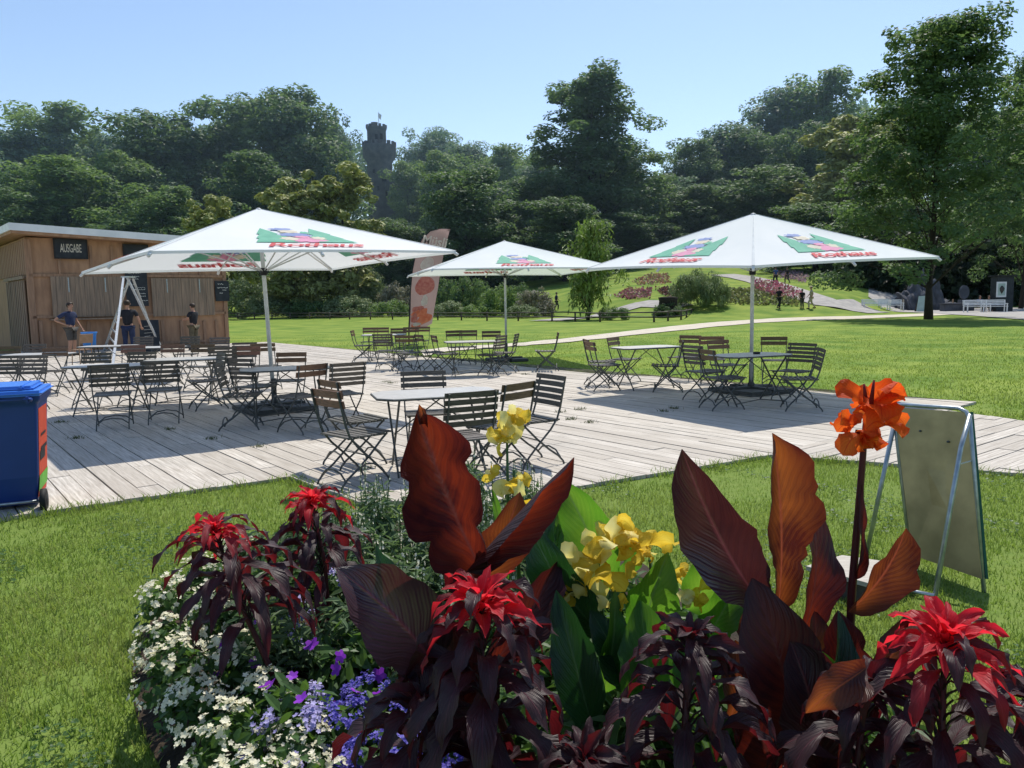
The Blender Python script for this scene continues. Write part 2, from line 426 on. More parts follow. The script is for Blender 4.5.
def trail(name, pts, wd, mat, dz=.05, pts_f=GT):
    P = [pts_f(*p) for p in pts]; vs = []; fs = []; Q = []
    for i in range(len(P) - 1):
        for k in range(8): Q.append(P[i].lerp(P[i + 1], k / 8))
    Q.append(P[-1])
    for i, p in enumerate(Q):
        t = (Q[min(i + 1, len(Q) - 1)] - Q[max(i - 1, 0)]); s = Vector((t.y, -t.x, 0)).normalized()
        for j in range(5):
            q = p + s * wd * (j / 4 - .5); vs.append((q.x, q.y, terrain(q.x, q.y) + dz + .02))
    for i in range(len(Q) - 1):
        for j in range(4): a = i * 5 + j; fs.append((a, a + 1, a + 6, a + 5))
    me = bpy.data.meshes.new(name); me.from_pydata(vs, [], fs); me.materials.append(mat)
    return struct(link(bpy.data.objects.new(name, me)))
trail('uphill_path', [(872, 309.6), (850, 308.2), (828, 303.5), (808, 298), (794, 293), (780, 288), (762, 282), (744, 278), (722, 275)], 3.4, M_['gravel'])
trail('garden_path', [(x_, y_) for x_, y_ in [(2.6, 60), (5, 66), (8.5, 69), (12, 70), (14.5, 66)]], 2.6, M_['gravel'], pts_f=lambda a, b: Vector((a, b, 0)))

# ------------------------------------------------------------------ trees
def leafmat(name, a, b, tr, trans=.3, rnd=.22, rough=.55): return pmat(name, a, b, tint='tint', rough=rough, trans=trans, tcol=tr, spec=.25, objrand=rnd)
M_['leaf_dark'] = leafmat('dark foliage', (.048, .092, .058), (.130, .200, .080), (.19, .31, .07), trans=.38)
M_['leaf_under'] = leafmat('undergrowth foliage', (.012, .026, .016), (.035, .060, .028), (.04, .07, .02))  # darker leaf copy, shade under the trees put into the colour
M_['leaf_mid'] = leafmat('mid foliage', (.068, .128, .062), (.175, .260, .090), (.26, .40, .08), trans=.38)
M_['leaf_gold'] = leafmat('golden foliage', (.19, .23, .07), (.50, .50, .20), (.20, .24, .03), rnd=.1)
M_['leaf_far'] = leafmat('distant foliage', (.078, .138, .105), (.170, .250, .150), (.20, .32, .14), trans=.38)  # blue of the haze put into the leaf colour
M_['leaf_willow'] = leafmat('willow foliage', (.12, .18, .045), (.26, .35, .09), (.20, .32, .05), rnd=.05)
M_['leaf_grey'] = leafmat('grey green foliage', (.14, .20, .085), (.30, .36, .18), (.12, .17, .05), rnd=.08)
M_['bark'] = pmat('bark', (.045, .036, .028), (.025, .02, .016), scale=6, rough=.9, bump=.6, bscale=18, stretch=(3, 3, .6))

def crown_mesh(name, seed, H=20.0, Wd=12.0, z0=.16, nl=9, nc=70, nleaf=110, leaf=.5, cr=1.25, mat=None, shape='round', droop=0.0, fill=5):
    g = np.random.default_rng(seed)
    # big lobes inside the outline
    lob = []
    def prof_(t):
        if shape == 'round': return math.sqrt(max(.05, 1 - (2 * t - .9) ** 2 * .85))
        if shape == 'tall': return (1 - t) ** .6 * .92 + .13
        if shape == 'oak': return min(1, 1.35 * math.sqrt(max(.02, 1 - t)))
        return .6
    for i in range(nl):
        t = (i + .5) / nl * .93; z = H * (z0 + (1 - z0) * t * .97)
        rad = Wd / 2 * prof_(t); a = i * 2.4 + g.uniform(-.5, .5)
        off = rad * g.uniform(.25, .58)
        lob.append((math.cos(a) * off, math.sin(a) * off, z, rad * g.uniform(.42, .60), H * .12 * g.uniform(.8, 1.4) + rad * .2))
    lob.append((g.normal() * .4, g.normal() * .4, H * .9, Wd * .15, H * .075))
    if fill:
        for i in range(fill):
            t = g.uniform(0, .8); rad = Wd / 2 * prof_(t) * .72; a = g.uniform(0, 6.283); o_ = rad * g.uniform(0, .8)
            lob.append((math.cos(a) * o_, math.sin(a) * o_, H * (z0 + (1 - z0) * t), rad * .45, H * .09))
    P = []; N = []; T = []; 
    per = nc // len(lob) + 1
    for lx, ly, lz, lr, lh in lob:
        d = rdir(per, g); d[:, 2] = np.where(d[:, 2] < -.45, -d[:, 2], d[:, 2])
        for q in d:
            c = np.array([lx + q[0] * lr, ly + q[1] * lr, lz + q[2] * lh]) + g.normal(size=3) * (np.array([.85, .85, .6]) if not droop else .3)
            c[2] = min(max(c[2], H * z0 * .8), H)
            r = cr * g.uniform(.5, 1.45); n = int(nleaf * (r / cr) ** 1.6)
            o = rdir(n, g); rr = g.uniform(.35, 1.0, n) ** .5
            p = c + o * rr[:, None] * r * np.array([1, 1, .72])
            if droop: p[:, 2] -= g.uniform(0, droop, n)
            P.append(p); N.append(o * .7 + np.array([0, 0, .75]) + g.normal(size=(n, 3)) * .45)
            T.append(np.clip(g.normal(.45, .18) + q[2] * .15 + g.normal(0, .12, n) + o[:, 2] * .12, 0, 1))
    P = np.concatenate(P); N = np.concatenate(N); T = np.concatenate(T)
    ax = rdir(len(P), g)
    if droop: ax = np.tile([0, 0, 1.0], (len(P), 1)) + ax * .25
    tv = T_DIAM[0] * np.array([1, 1.25 if not droop else 2.4, 1])
    V, Fc = inst(tv, T_DIAM[1], P, N, ax, leaf * g.uniform(.6, 1.3, len(P)))
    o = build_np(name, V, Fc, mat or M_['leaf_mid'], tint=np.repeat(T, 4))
    me = o.data; bpy.data.objects.remove(o); return me, lob

def trunk_mesh(H, lob, r=.35, z0=.16):
    mb = MB(); top = H * .82
    n = 8; pts = [(math.sin(i * 1.3) * .12, math.cos(i * 1.7) * .12, top * i / (n - 1) - .3) for i in range(n)]
    rs = [r * (1.35 if i == 0 else 1) * (1 - .85 * i / (n - 1)) for i in range(n)]
    mb.tube(pts, rs, 8)
    for lx, ly, lz, lr, lh in lob:
        zz = max(H * z0 * .9, lz - H * .09); k = min(n - 1, zz / top * (n - 1)); b = Vector(pts[int(k)])
        e = Vector((lx, ly, lz)); m_ = b.lerp(e, .5) + Vector((0, 0, H * .01))
        rr = max(.04, r * .30 * (1 - zz / H)); mb.tube([b, m_, e, e + (e - b) * .25], [rr, rr * .7, rr * .4, rr * .12], 5)
        for j in range(3):
            q = e + Vector((random.uniform(-1, 1) * lr, random.uniform(-1, 1) * lr, random.uniform(0, 1) * lh))
            mb.tube([m_, m_.lerp(q, .6) + Vector((0, 0, .2)), q], [rr * .45, rr * .3, rr * .1], 4)
    o = mb.build('trunk', M_['bark']); me = o.data; bpy.data.objects.remove(o); return me

VAR = {}
def variant(key, **kw):
    r = kw.pop('r', .35)
    me, lob = crown_mesh('crown', **kw); VAR[key] = (me, trunk_mesh(kw.get('H', 20), lob, r, kw.get('z0', .16)), kw.get('H', 20.), kw.get('Wd', 12.), kw.get('mat'))
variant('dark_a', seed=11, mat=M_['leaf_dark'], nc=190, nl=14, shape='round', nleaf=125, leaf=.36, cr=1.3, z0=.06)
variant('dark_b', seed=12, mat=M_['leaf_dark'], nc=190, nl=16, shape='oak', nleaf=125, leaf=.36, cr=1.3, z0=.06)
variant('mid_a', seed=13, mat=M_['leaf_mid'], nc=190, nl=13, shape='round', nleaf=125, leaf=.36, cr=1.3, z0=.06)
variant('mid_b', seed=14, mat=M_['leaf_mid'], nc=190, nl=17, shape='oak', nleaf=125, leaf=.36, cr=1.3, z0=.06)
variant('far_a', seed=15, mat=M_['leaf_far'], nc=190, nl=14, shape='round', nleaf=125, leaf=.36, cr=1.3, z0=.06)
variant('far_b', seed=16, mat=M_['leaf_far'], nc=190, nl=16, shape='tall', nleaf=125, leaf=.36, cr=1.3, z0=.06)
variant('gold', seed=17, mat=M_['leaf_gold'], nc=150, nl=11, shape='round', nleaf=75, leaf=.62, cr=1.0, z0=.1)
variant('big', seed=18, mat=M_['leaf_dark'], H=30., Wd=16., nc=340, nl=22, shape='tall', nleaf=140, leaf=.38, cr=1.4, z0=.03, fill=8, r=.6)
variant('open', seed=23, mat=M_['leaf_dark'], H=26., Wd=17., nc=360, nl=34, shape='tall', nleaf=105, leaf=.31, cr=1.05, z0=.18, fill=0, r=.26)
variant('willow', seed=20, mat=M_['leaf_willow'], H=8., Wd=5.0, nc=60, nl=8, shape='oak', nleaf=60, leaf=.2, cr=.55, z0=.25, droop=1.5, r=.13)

def tree(px, top, wpx, Y, var, label, group='trees of the park wood', rot=None, zb=None, name=None):
    me, tm, H, Wd, mt = VAR[var]
    x = W(px, 300, Y).x; base = terrain(x, Y) if zb is None else zb
    ztop = W(px, top, Y).z; hgt = ztop - base; k = F / Y
    t = thing(name or {'gold': 'chestnut_tree', 'willow': 'willow_tree'}.get(var, 'broadleaf_tree'), label, 'tree', (x, Y, base), rot if rot is not None else random.uniform(0, 6.28), group)
    sz = hgt / H; sx = (wpx / k) / Wd * (1.22 if Y > 80 else 1.0)
    t.scale = (sx, sx, sz)
    for nme, m in (('trunk', tm), ('crown', me)):
        o = bpy.data.objects.new(nme, m); link(o, t)
    return t

TREES = [
 (140, 160, 90, 140, 'mid_a', 'mid green tree between the two tall dark crowns over the hut'),
 (40, 172, 80, 135, 'dark_b', 'dark tree behind the left half of the hut roof, under the tallest left crown'),
 (205, 150, 80, 158, 'mid_b', 'mid green tree in the dip left of the highest left crown'),
 (320, 150, 70, 150, 'dark_a', 'dark tree just above the golden tree'),
 (452, 156, 60, 160, 'mid_a', 'mid green tree above the wide dark tree right of the castle'),
 (545, 165, 60, 150, 'far_b', 'bluish tree touching the left side of the tallest tree'),
 (660, 186, 60, 150, 'mid_b', 'mid green tree under the sky gap right of the tallest tree'),
 (705, 165, 70, 150, 'mid_a', 'mid green tree below the rising skyline left of the right parasol peak'),
 (750, 135, 70, 150, 'dark_b', 'dark tree on the rising skyline straight above the right mast'),
 (800, 130, 70, 140, 'dark_a', 'dark tree below the two tall skyline crowns on the right'),
 (870, 150, 80, 120, 'mid_b', 'mid green tree behind the left edge of the big lawn tree'),
  # px, top, width, depth, kind, label
 (-30, 150, 130, 150, 'far_a', 'dark tree at the far left edge, cut off by the picture border'),
 (28, 138, 100, 165, 'far_b', 'blue-green tree behind the hut, left of the tall twin-topped one'),
 (68, 110, 115, 170, 'mid_b', 'tall tree above the left end of the hut roof, its top higher than its neighbours'),
 (82, 166, 112, 128, 'mid_a', 'rounded lighter tree right above the menu hut roof, in front of the tall wood'),
 (22, 190, 90, 120, 'dark_a', 'low dark tree behind the left end of the hut roof'),
 (128, 136, 80, 172, 'far_a', 'distant tree filling the dip between the two highest left crowns'),
 (175, 118, 112, 150, 'dark_b', 'dark tree with a flat top above the right half of the hut'),
 (168, 190, 90, 118, 'mid_b', 'dark green tree just over the right half of the hut roof'),
 (240, 104, 100, 162, 'dark_a', 'tall dark tree left of the highest crown on the left side'),
 (214, 199, 52, 88, 'gold', 'small pale olive tree peeking over the left parasol beside the hut roof'),
 (295, 94, 112, 155, 'dark_b', 'highest tree of the left wood, its broad crown above the golden tree'),
 (262, 160, 90, 130, 'dark_a', 'dark tree between the small pale tree and the golden tree'),
 (340, 120, 46, 168, 'far_a', 'blue-green tree touching the left side of the castle tower'),
 (345, 168, 80, 98, 'gold', 'golden green tree in bloom below and left of the castle tower'),
 (295, 182, 70, 96, 'gold', 'lower golden green tree behind the top of the left parasol'),
 (436, 131, 62, 205, 'far_a', 'far pale tree right of the castle tower'),
 (416, 166, 52, 180, 'mid_a', 'small tree at the right foot of the castle tower'),
 (468, 172, 96, 112, 'dark_a', 'wide dark tree below the castle wall, left of the middle parasol top'),
 (474, 148, 60, 178, 'far_b', 'distant tree left of the gap before the tallest tree'),
 (512, 150, 72, 172, 'mid_b', 'mid green tree with a pointed top left of the tallest tree'),
 (538, 182, 80, 132, 'dark_b', 'dark lower tree at the left foot of the tallest tree'),
 (500, 205, 80, 120, 'dark_a', 'dark tree behind the top of the middle parasol'),
 (592, 72, 128, 128, 'big', 'tallest tree in the centre of the wood with a towering dark crown'),
 (636, 150, 66, 134, 'mid_b', 'green shoulder tree leaning on the right side of the tallest tree'),
 (566, 200, 76, 108, 'dark_b', 'dark tree behind the weeping willow'),
 (690, 146, 66, 150, 'dark_a', 'dark rounded tree right of the sky gap beside the tallest tree'),
 (668, 178, 60, 140, 'far_a', 'low bluish tree in the sky gap right of the tallest tree'),
 (727, 128, 82, 158, 'far_a', 'bluish tree on the rising skyline left of the highest right-hand crowns'),
 (775, 96, 92, 162, 'far_b', 'tall bluish tree on the skyline over the right parasol'),
 (818, 78, 92, 158, 'mid_b', 'tall tree on the skyline left of the big lawn tree'),
 (700, 190, 80, 128, 'dark_b', 'dark tree behind the left slope of the right parasol'),
 (765, 170, 100, 122, 'dark_a', 'dark tree right behind the peak of the right parasol'),
 (845, 120, 96, 112, 'gold', 'pale olive blooming tree left of the big lawn tree'),
 (815, 205, 80, 100, 'dark_b', 'dark tree above the flower slope, behind the right half of the right parasol'),
 (890, 110, 80, 125, 'dark_a', 'dark tree behind the left side of the big lawn tree'),
 (985, 120, 110, 118, 'dark_b', 'dense dark tree behind the right side of the big lawn tree'),
 (1050, 95, 120, 108, 'dark_a', 'dark tree at the right edge of the picture, cut off by the border'),
 (1010, 190, 100, 92, 'mid_b', 'green tree over the benches at the right edge'),
 (905, 205, 110, 96, 'dark_a', 'very dark low tree behind the rock grotto'),
 (962, 215, 90, 90, 'dark_b', 'very dark low tree between the grotto and the benches'),
 (855, 225, 60, 96, 'dark_a', 'dark low tree at the top of the garden path on the right'),
 (618, 215, 70, 118, 'dark_a', 'low dark tree right of the weeping willow'),
 (660, 225, 60, 122, 'dark_b', 'low dark tree over the upper lawn behind the left slope of the right parasol'),
 (400, 222, 60, 116, 'dark_b', 'dark low tree directly below the castle tower'),
 (120, 225, 90, 112, 'dark_a', 'dark tree hidden for the most part behind the middle of the hut roof'),
 (730, 232, 70, 135, 'dark_a', 'low dark tree behind the mast of the right parasol'),
]
for i, t in enumerate(TREES): tree(t[0], t[1], t[2], t[3], t[4], t[5], rot=i * 1.37)
tree(1022, 62, 120, 74, 'open', 'open-crowned tree at the right border, its top branches cut off by the picture edge', group=None, rot=.4)
tree(930, 22, 225, 50, 'open', 'big open-crowned lawn tree with a bare dark trunk beside the sandy path', group=None, rot=2.2)
tree(588, 220, 62, 62, 'willow', 'small bright weeping willow behind the rail fence', group=None, rot=.5)

# shrubs (foliage to the ground)
def shrub_mesh(seed, mat, H=3.0, Wd=5.0, leaf=.16, n=60, nleaf=90, cr=.5, spiky=False):
    g = np.random.default_rng(seed); P = []; N = []; T = []
    for i in range(n):
        a = g.uniform(0, 6.283); rr = Wd / 2 * math.sqrt(g.uniform(0, 1)) * .86; h = H * math.sqrt(max(0, 1 - (rr / (Wd / 2)) ** 2)) * g.uniform(.25, 1.0) * .86
        c = np.array([math.cos(a) * rr, math.sin(a) * rr, max(h, cr * .4)])
        o = rdir(nleaf, g); p = c + o * (g.uniform(.3, 1, nleaf) ** .5)[:, None] * cr
        p[:, 2] = np.abs(p[:, 2]); P.append(p); N.append(o + [0, 0, .5] + g.normal(size=(nleaf, 3)) * .5)
        T.append(np.clip(g.normal(.45, .2) + o[:, 2] * .2 + g.normal(0, .1, nleaf), 0, 1))
    P = np.concatenate(P); N = np.concatenate(N); T = np.concatenate(T); ax = rdir(len(P), g)
    if spiky: ax = np.tile([0, 0, 1.], (len(P), 1)) + ax * .5
    V, Fc = inst(T_DIAM[0] * [1 if not spiky else .5, 1.3 if not spiky else 2.6, 1], T_DIAM[1], P, N, ax, leaf * g.uniform(.6, 1.4, len(P)))
    o = build_np('shrub', V, Fc, mat, tint=np.repeat(T, 4)); me = o.data; bpy.data.objects.remove(o); return me
SH = {'grey': shrub_mesh(31, M_['leaf_grey']), 'dark': shrub_mesh(32, M_['leaf_dark']), 'mid': shrub_mesh(33, M_['leaf_mid']),
      'spiky': shrub_mesh(34, M_['leaf_grey'], n=95, leaf=.14, spiky=True, cr=.45)}
M_['bloom_white'] = pmat('white bloom', (.55, .53, .46), (.35, .34, .28), scale=3)
SH['bloom'] = shrub_mesh(35, leafmat('blooming foliage', (.05, .07, .04), (.42, .38, .30), (.2, .2, .1), rnd=.1), n=60)
SH['cream'] = SH['bloom']
def shrub(px, top, wpx, Y, kind, label, rot=0, group='shrubs behind the rail fence'):
    x = W(px, 300, Y).x; b = terrain(x, Y); h = W(px, top, Y).z - b
    o = bpy.data.objects.new('shrub', SH[kind]); link(o); o.location = (x, Y, b - .05); o.rotation_euler = (0, 0, rot)
    s = wpx / (F / Y) / 5.0; o.scale = (s, s, h / 3.0)
    return tag(o, label, 'shrub', group)
shrub(700, 264, 62, 66, 'spiky', 'round bushy grey green willow shrub on the lawn behind the end of the rail fence', group=None)
for i, a in enumerate([
 (245, 270, 60, 104, 'grey', 'grey green shrub just right of the hut wall'), (285, 262, 60, 108, 'mid', 'green shrub behind the mast of the left parasol'),
 (325, 270, 66, 104, 'dark', 'dark shrub under the right half of the left parasol'), (362, 262, 66, 103, 'grey', 'tall grey green shrub left of the beach flag'),
 (398, 278, 50, 96, 'bloom', 'cream blooming shrub touching the left side of the beach flag'), (440, 272, 50, 92, 'dark', 'dark shrub right of the beach flag'),
 (470, 270, 50, 86, 'dark', 'dark shrub left of the mast of the middle parasol'), (498, 278, 46, 80, 'mid', 'green shrub behind the mast of the middle parasol'),
 (535, 284, 44, 76, 'bloom', 'pale blooming shrub left of the strolling couple'), (518, 280, 40, 84, 'dark', 'dark shrub right of the middle parasol mast'),
 (265, 292, 60, 95, 'grey', 'low grey green bush behind the fence beside the hut'), (310, 294, 60, 95, 'mid', 'low green bush behind the fence right of the left mast'),
 (350, 293, 60, 92, 'grey', 'low bush behind the fence under the right tip of the left parasol'), (388, 296, 44, 88, 'mid', 'low bush behind the fence left of the flag pole'),
 (448, 298, 44, 82, 'grey', 'low weedy bush behind the fence right of the flag'), (480, 300, 40, 78, 'mid', 'low weedy bush left of the middle mast'),
 (522, 302, 40, 72, 'grey', 'low weedy bush right of the middle mast'), (614, 302, 34, 60, 'mid', 'small leafy bush right of the weeping willow'),
 (745, 300, 60, 74, 'grey', 'low flowering border behind the right mast'), (860, 272, 40, 92, 'mid', 'rounded green shrub under the right tip of the right parasol'),
  (668, 300, 34, 62, 'dark', 'dark low bush beside the end of the rail fence')]):
    shrub(*a, rot=i * 1.1)

# a distant wood closes the gaps behind the named trees
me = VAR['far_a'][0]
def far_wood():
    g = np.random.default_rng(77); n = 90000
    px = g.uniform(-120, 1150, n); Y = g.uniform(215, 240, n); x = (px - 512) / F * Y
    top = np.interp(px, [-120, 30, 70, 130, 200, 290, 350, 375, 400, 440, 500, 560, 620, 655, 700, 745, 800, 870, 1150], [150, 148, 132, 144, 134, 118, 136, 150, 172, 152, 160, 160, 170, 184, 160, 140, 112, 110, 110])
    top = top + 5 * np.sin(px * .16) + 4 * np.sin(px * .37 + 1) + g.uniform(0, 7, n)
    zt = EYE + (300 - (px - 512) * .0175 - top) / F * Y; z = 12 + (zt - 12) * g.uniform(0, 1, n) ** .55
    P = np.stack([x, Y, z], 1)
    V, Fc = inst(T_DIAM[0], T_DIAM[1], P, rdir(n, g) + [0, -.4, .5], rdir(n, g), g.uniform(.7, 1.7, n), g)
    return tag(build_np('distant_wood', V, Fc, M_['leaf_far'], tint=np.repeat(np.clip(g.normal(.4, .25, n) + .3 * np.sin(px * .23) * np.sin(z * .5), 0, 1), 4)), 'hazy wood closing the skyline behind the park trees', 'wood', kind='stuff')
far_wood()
def haze():
    m = bpy.data.materials.new('thin haze'); m.use_nodes = True; n = m.node_tree.nodes; n.clear()
    out = n.new("ShaderNodeOutputMaterial"); v = n.new("ShaderNodeVolumeScatter"); v.inputs["Color"].default_value = (.55, .78, 1, 1); v.inputs["Density"].default_value = .0006; v.inputs["Anisotropy"].default_value = .35
    m.node_tree.links.new(v.outputs[0], out.inputs["Volume"])
    o = MB().box((0, 190, 30), (700, 230, 64)).build('haze', m); o['kind'] = 'structure'
haze()
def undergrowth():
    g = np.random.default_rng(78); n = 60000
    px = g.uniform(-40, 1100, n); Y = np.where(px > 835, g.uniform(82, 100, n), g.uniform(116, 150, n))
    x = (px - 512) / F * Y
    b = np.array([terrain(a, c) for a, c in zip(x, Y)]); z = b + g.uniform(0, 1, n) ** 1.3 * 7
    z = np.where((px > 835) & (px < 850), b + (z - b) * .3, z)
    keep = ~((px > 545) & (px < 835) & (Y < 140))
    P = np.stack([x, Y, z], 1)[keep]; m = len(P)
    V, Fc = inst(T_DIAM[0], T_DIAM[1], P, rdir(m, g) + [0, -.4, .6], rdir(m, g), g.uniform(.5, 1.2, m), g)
    return tag(build_np('undergrowth', V, Fc, M_['leaf_under'], tint=np.repeat(np.clip(g.normal(.3, .2, m), 0, 1), 4)), 'undergrowth under the park wood, shade put into its dark leaves', 'undergrowth', kind='stuff')
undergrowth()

# ------------------------------------------------------------------ castle tower
M_['stone'] = pmat('old brick', (.135, .14, .145), (.085, .09, .10), scale=.8, rough=.9, bump=.5, bscale=4)
M_['dark_hole'] = pmat('dark opening', (.012, .013, .016))
def tower():
    Y = 188; x = W(381, 200, Y).x; b = terrain(x, Y); k = F / Y
    T = thing('castle_tower', 'round stone castle tower with battlements and flagpoles rising above the wood', 'tower', (x, Y, b))
    zz = lambda py: W(381, py, Y).z - b
    mb = MB(); r = 2.95
    mb.lathe((0, 0, 0), [(r * 1.05, 0), (r * 1.02, zz(200)), (r, zz(163)), (r * 1.3, zz(157)), (r * 1.33, zz(147)), (r * 1.33, zz(146))], 28)
    mb.build('shaft', M_['stone'], T)
    mb = MB()
    for i in range(16):
        a = i / 16 * 6.283; mb.box((math.cos(a) * r * 1.27, math.sin(a) * r * 1.27, zz(144.6)), (.45, .75, .9), a)
    mb.build('battlement', M_['stone'], T)
    mb = MB(); r2 = 2.2
    mb.lathe((-.5, 0, 0), [(r2, zz(146) - .5), (r2, zz(131)), (r2 * 1.08, zz(129)), (r2 * 1.08, zz(127.6))], 24)
    for i in range(12):
        a = i / 12 * 6.283; mb.box((-.5 + math.cos(a) * r2 * 1.02, math.sin(a) * r2 * 1.02, zz(126.8)), (.4, .6, .7), a)
    mb.build('upper_turret', M_['stone'], T)
    mb = MB(); mb.lathe((-.9, 0, 0), [(.75, zz(128)), (.75, zz(123.5)), (.85, zz(122.5))], 12); mb.build('stair_turret', M_['stone'], T)
    mb = MB(); mb.tube([(.1, 0, zz(127)), (.1, 0, zz(112))], .07, 5); mb.build('flagpole', M_['pole'], T)
    mb = MB(); mb.add([(.17, 0, zz(113)), (.8, .1, zz(115)), (.6, 0, zz(120)), (.17, 0, zz(118))], [(0, 1, 2, 3)]); mb.build('flag', M_['white'], T)
    for (a, py, w_, h_) in [(-1.9, 160, .5, .9), (-1.9, 173, .5, .9), (-1.1, 182, .9, .6), (-1.45, 139, .6, 1.3), (-.9, 138, .6, 1.3), (-1.6, 190, .5, 1)]:
        rr = (r if py > 146 else r2) + .02; cx = 0 if py > 146 else -.5
        mb = MB(); mb.box((cx + math.cos(a) * rr, math.sin(a) * rr, zz(py)), (.25, w_, h_), a); mb.build('window', M_['dark_hole'], T)
    # lower curtain wall
    L = thing('castle_wall', 'crenellated stone wall at the right foot of the castle tower', 'wall', (x, Y, b))
    mb = MB(); mb.box((6.5, -1, zz(183) / 2), (15, 3, zz(183))); mb.build('wall', M_['stone'], L)
    mb = MB()
    for i in range(10): mb.box((-.5 + i * 1.55, -2.2, zz(183) + .5), (.8, .5, 1.0))
    mb.build('battlement', M_['stone'], L)
    for i in (1.6, 4.6, 8):
        mb = MB(); mb.box((i, -2.5, zz(196)), (.8, .12, 1.8)); mb.build('window', M_['dark_hole'], L)
tower()

# ------------------------------------------------------------------ rail fence
def fence():
    top = [(222, 311.2), (330, 311.6), (416, 312.6), (487, 313.6), (552, 314.6), (600, 315.2), (654, 314.8), (681, 312), (699, 307.2)]
    foot = [(222, 319.0), (330, 319.3), (416, 319.8), (487, 320.8), (552, 321.3), (600, 322), (654, 322.2), (681, 320), (700, 315.8)]
    T = thing('rail_fence', 'low rustic pole fence running along the far side of the lawn', 'fence', tuple(G(487, 320.8)))
    o0 = G(487, 320.8); P = [G(*p) - o0 for p in foot]
    # post spacing along the polyline
    Q = []; 
    for i in range(len(P) - 1):
        m = max(1, round((P[i + 1] - P[i]).length / 3.2))
        for k in range(m): Q.append(P[i].lerp(P[i + 1], k / m))
    Q.append(P[-1])
    for q in Q:
        mb = MB(); mb.tube([q + Vector((0, 0, -.1)), q + Vector((0, 0, .74))], [.075, .065], 7); mb.build('post', M_['fence'], T)
    for zz, nm in ((.66, 'top_rail'), (.34, 'lower_rail')):
        mb = MB()
        for i in range(len(Q) - 1):
            a = Q[i] + Vector((0, -.09, zz + random.uniform(-.04, .04))); b = Q[i + 1] + Vector((0, -.09, zz + random.uniform(-.04, .04)))
            mb.tube([a - (b - a) * .04, a.lerp(b, .5) + Vector((0, 0, random.uniform(-.03, .03))), b + (b - a) * .04], [.05, .045, .05], 6)
        mb.build(nm, M_['fence'], T)
fence()

# ------------------------------------------------------------------ far flower beds (many small blooms)
def bed(pts, cols, label, n=480, h=.34, f=GT):
    P = [f(*p) for p in pts]; xs = [p.x for p in P]; ys = [p.y for p in P]; g = np.random.default_rng(len(label))
    poly = [(p.x, p.y) for p in P]; out = []
    while len(out) < n:
        x, y = g.uniform(min(xs), max(xs)), g.uniform(min(ys), max(ys)); c = False
        for i in range(len(poly)):
            a, b_ = poly[i], poly[i - 1]
            if (a[1] > y) != (b_[1] > y) and x < (b_[0] - a[0]) * (y - a[1]) / (b_[1] - a[1]) + a[0]: c = not c
        if c: out.append((x, y, terrain(x, y) + h * g.uniform(.1, 1)))
    A = np.array(out); V, Fc = inst(T_DIAM[0], T_DIAM[1], A, rdir(n, g) + [0, -.3, .8], rdir(n, g), g.uniform(.2, .42, n), g)
    o = build_np('flower_bed', V, Fc, [leafmat('bed ' + label[:6], cols[0], cols[1], cols[1], rnd=.02)], tint=np.repeat(g.integers(0, 2, n) * .8 + g.uniform(0, .2, n), 4))
    return tag(o, label, 'flower bed', 'flower beds on the rising lawn', 'stuff')
bed([(632, 282), (650, 275), (668, 276), (672, 285), (640, 286)], ((.09, .13, .04), (.36, .17, .13)), 'pale red flower bed on the upper lawn under the parasol')
bed([(614, 297), (628, 290), (652, 290), (650, 299), (630, 300)], ((.07, .11, .04), (.36, .12, .17)), 'pink and purple flower bed right of the willow')
bed([(752, 282), (775, 284), (800, 294), (802, 301), (770, 298), (752, 290)], ((.10, .15, .05), (.42, .12, .18)), 'crimson and mauve flower bed along the rising path', 750, .5)
bed([(770, 272), (800, 272), (810, 278), (806, 284), (780, 279)], ((.14, .12, .10), (.42, .26, .33)), 'mauve flower bed beyond the path at the top of the slope')
bed([(655, 290), (690, 288), (700, 296), (668, 299)], ((.04, .05, .03), (.17, .07, .07)), 'dark reddish flower bed left of the round willow shrub')
bed([(722, 291), (752, 290), (800, 302), (800, 307), (724, 305)], ((.07, .11, .03), (.20, .20, .08)), 'green herbaceous border behind the right parasol mast', 1100)
# ================================================================== HUT
M_['ply'] = pmat('plywood', (.42, .245, .145), (.29, .165, .10), scale=1.6, rough=.75, stretch=(3, 3, .7), bump=.2, detail=8)
M_['batten'] = pmat('larch batten', (.36, .215, .135), (.25, .15, .095), scale=3, rough=.75, stretch=(6, 6, .6), bump=.2)
M_['shutter'] = pmat('weathered shutter', (.33, .235, .165), (.19, .145, .11), scale=2.2, rough=.8, stretch=(7, 7, .5), bump=.25, detail=8)
M_['metalroof'] = pmat('roof edge metal', (.78, .79, .80), (.66, .68, .70), scale=2, rough=.5, metal=.0)
M_['signboard'] = pmat('blackboard', (.014, .019, .026), (.03, .035, .042), scale=4, rough=.55)
M_['lettering'] = pmat('cream lettering', (.62, .58, .50))
HT = R(49); HO = G(34, 353.6); HA = Vector((math.sin(HT), math.cos(HT), 0)); HB = Vector((-math.cos(HT), math.sin(HT), 0))  # along, into the hut
HROT = math.pi / 2 - HT
def hp(px, py, off=0.0):
    """local (x,z) on the hut front plane, off metres in front of it"""
    d = ray(px, py); P0 = HO - HB * off; t = ((P0 - Vector((0, 0, EYE))).dot(HB)) / d.dot(HB)
    p = Vector((0, 0, EYE)) + d * t - HO
    return p.dot(HA), p.z
def hutworld(x, y, z): return HO + HA * x + HB * y + Vector((0, 0, z))
HL = hp(228, 340)[0]; ZT0 = hp(34, 239)[1]; ZT1 = hp(185, 243)[1]; xx1 = hp(185, 243)[0]
def ztop(x): return ZT0 + (ZT1 - ZT0) * x / xx1
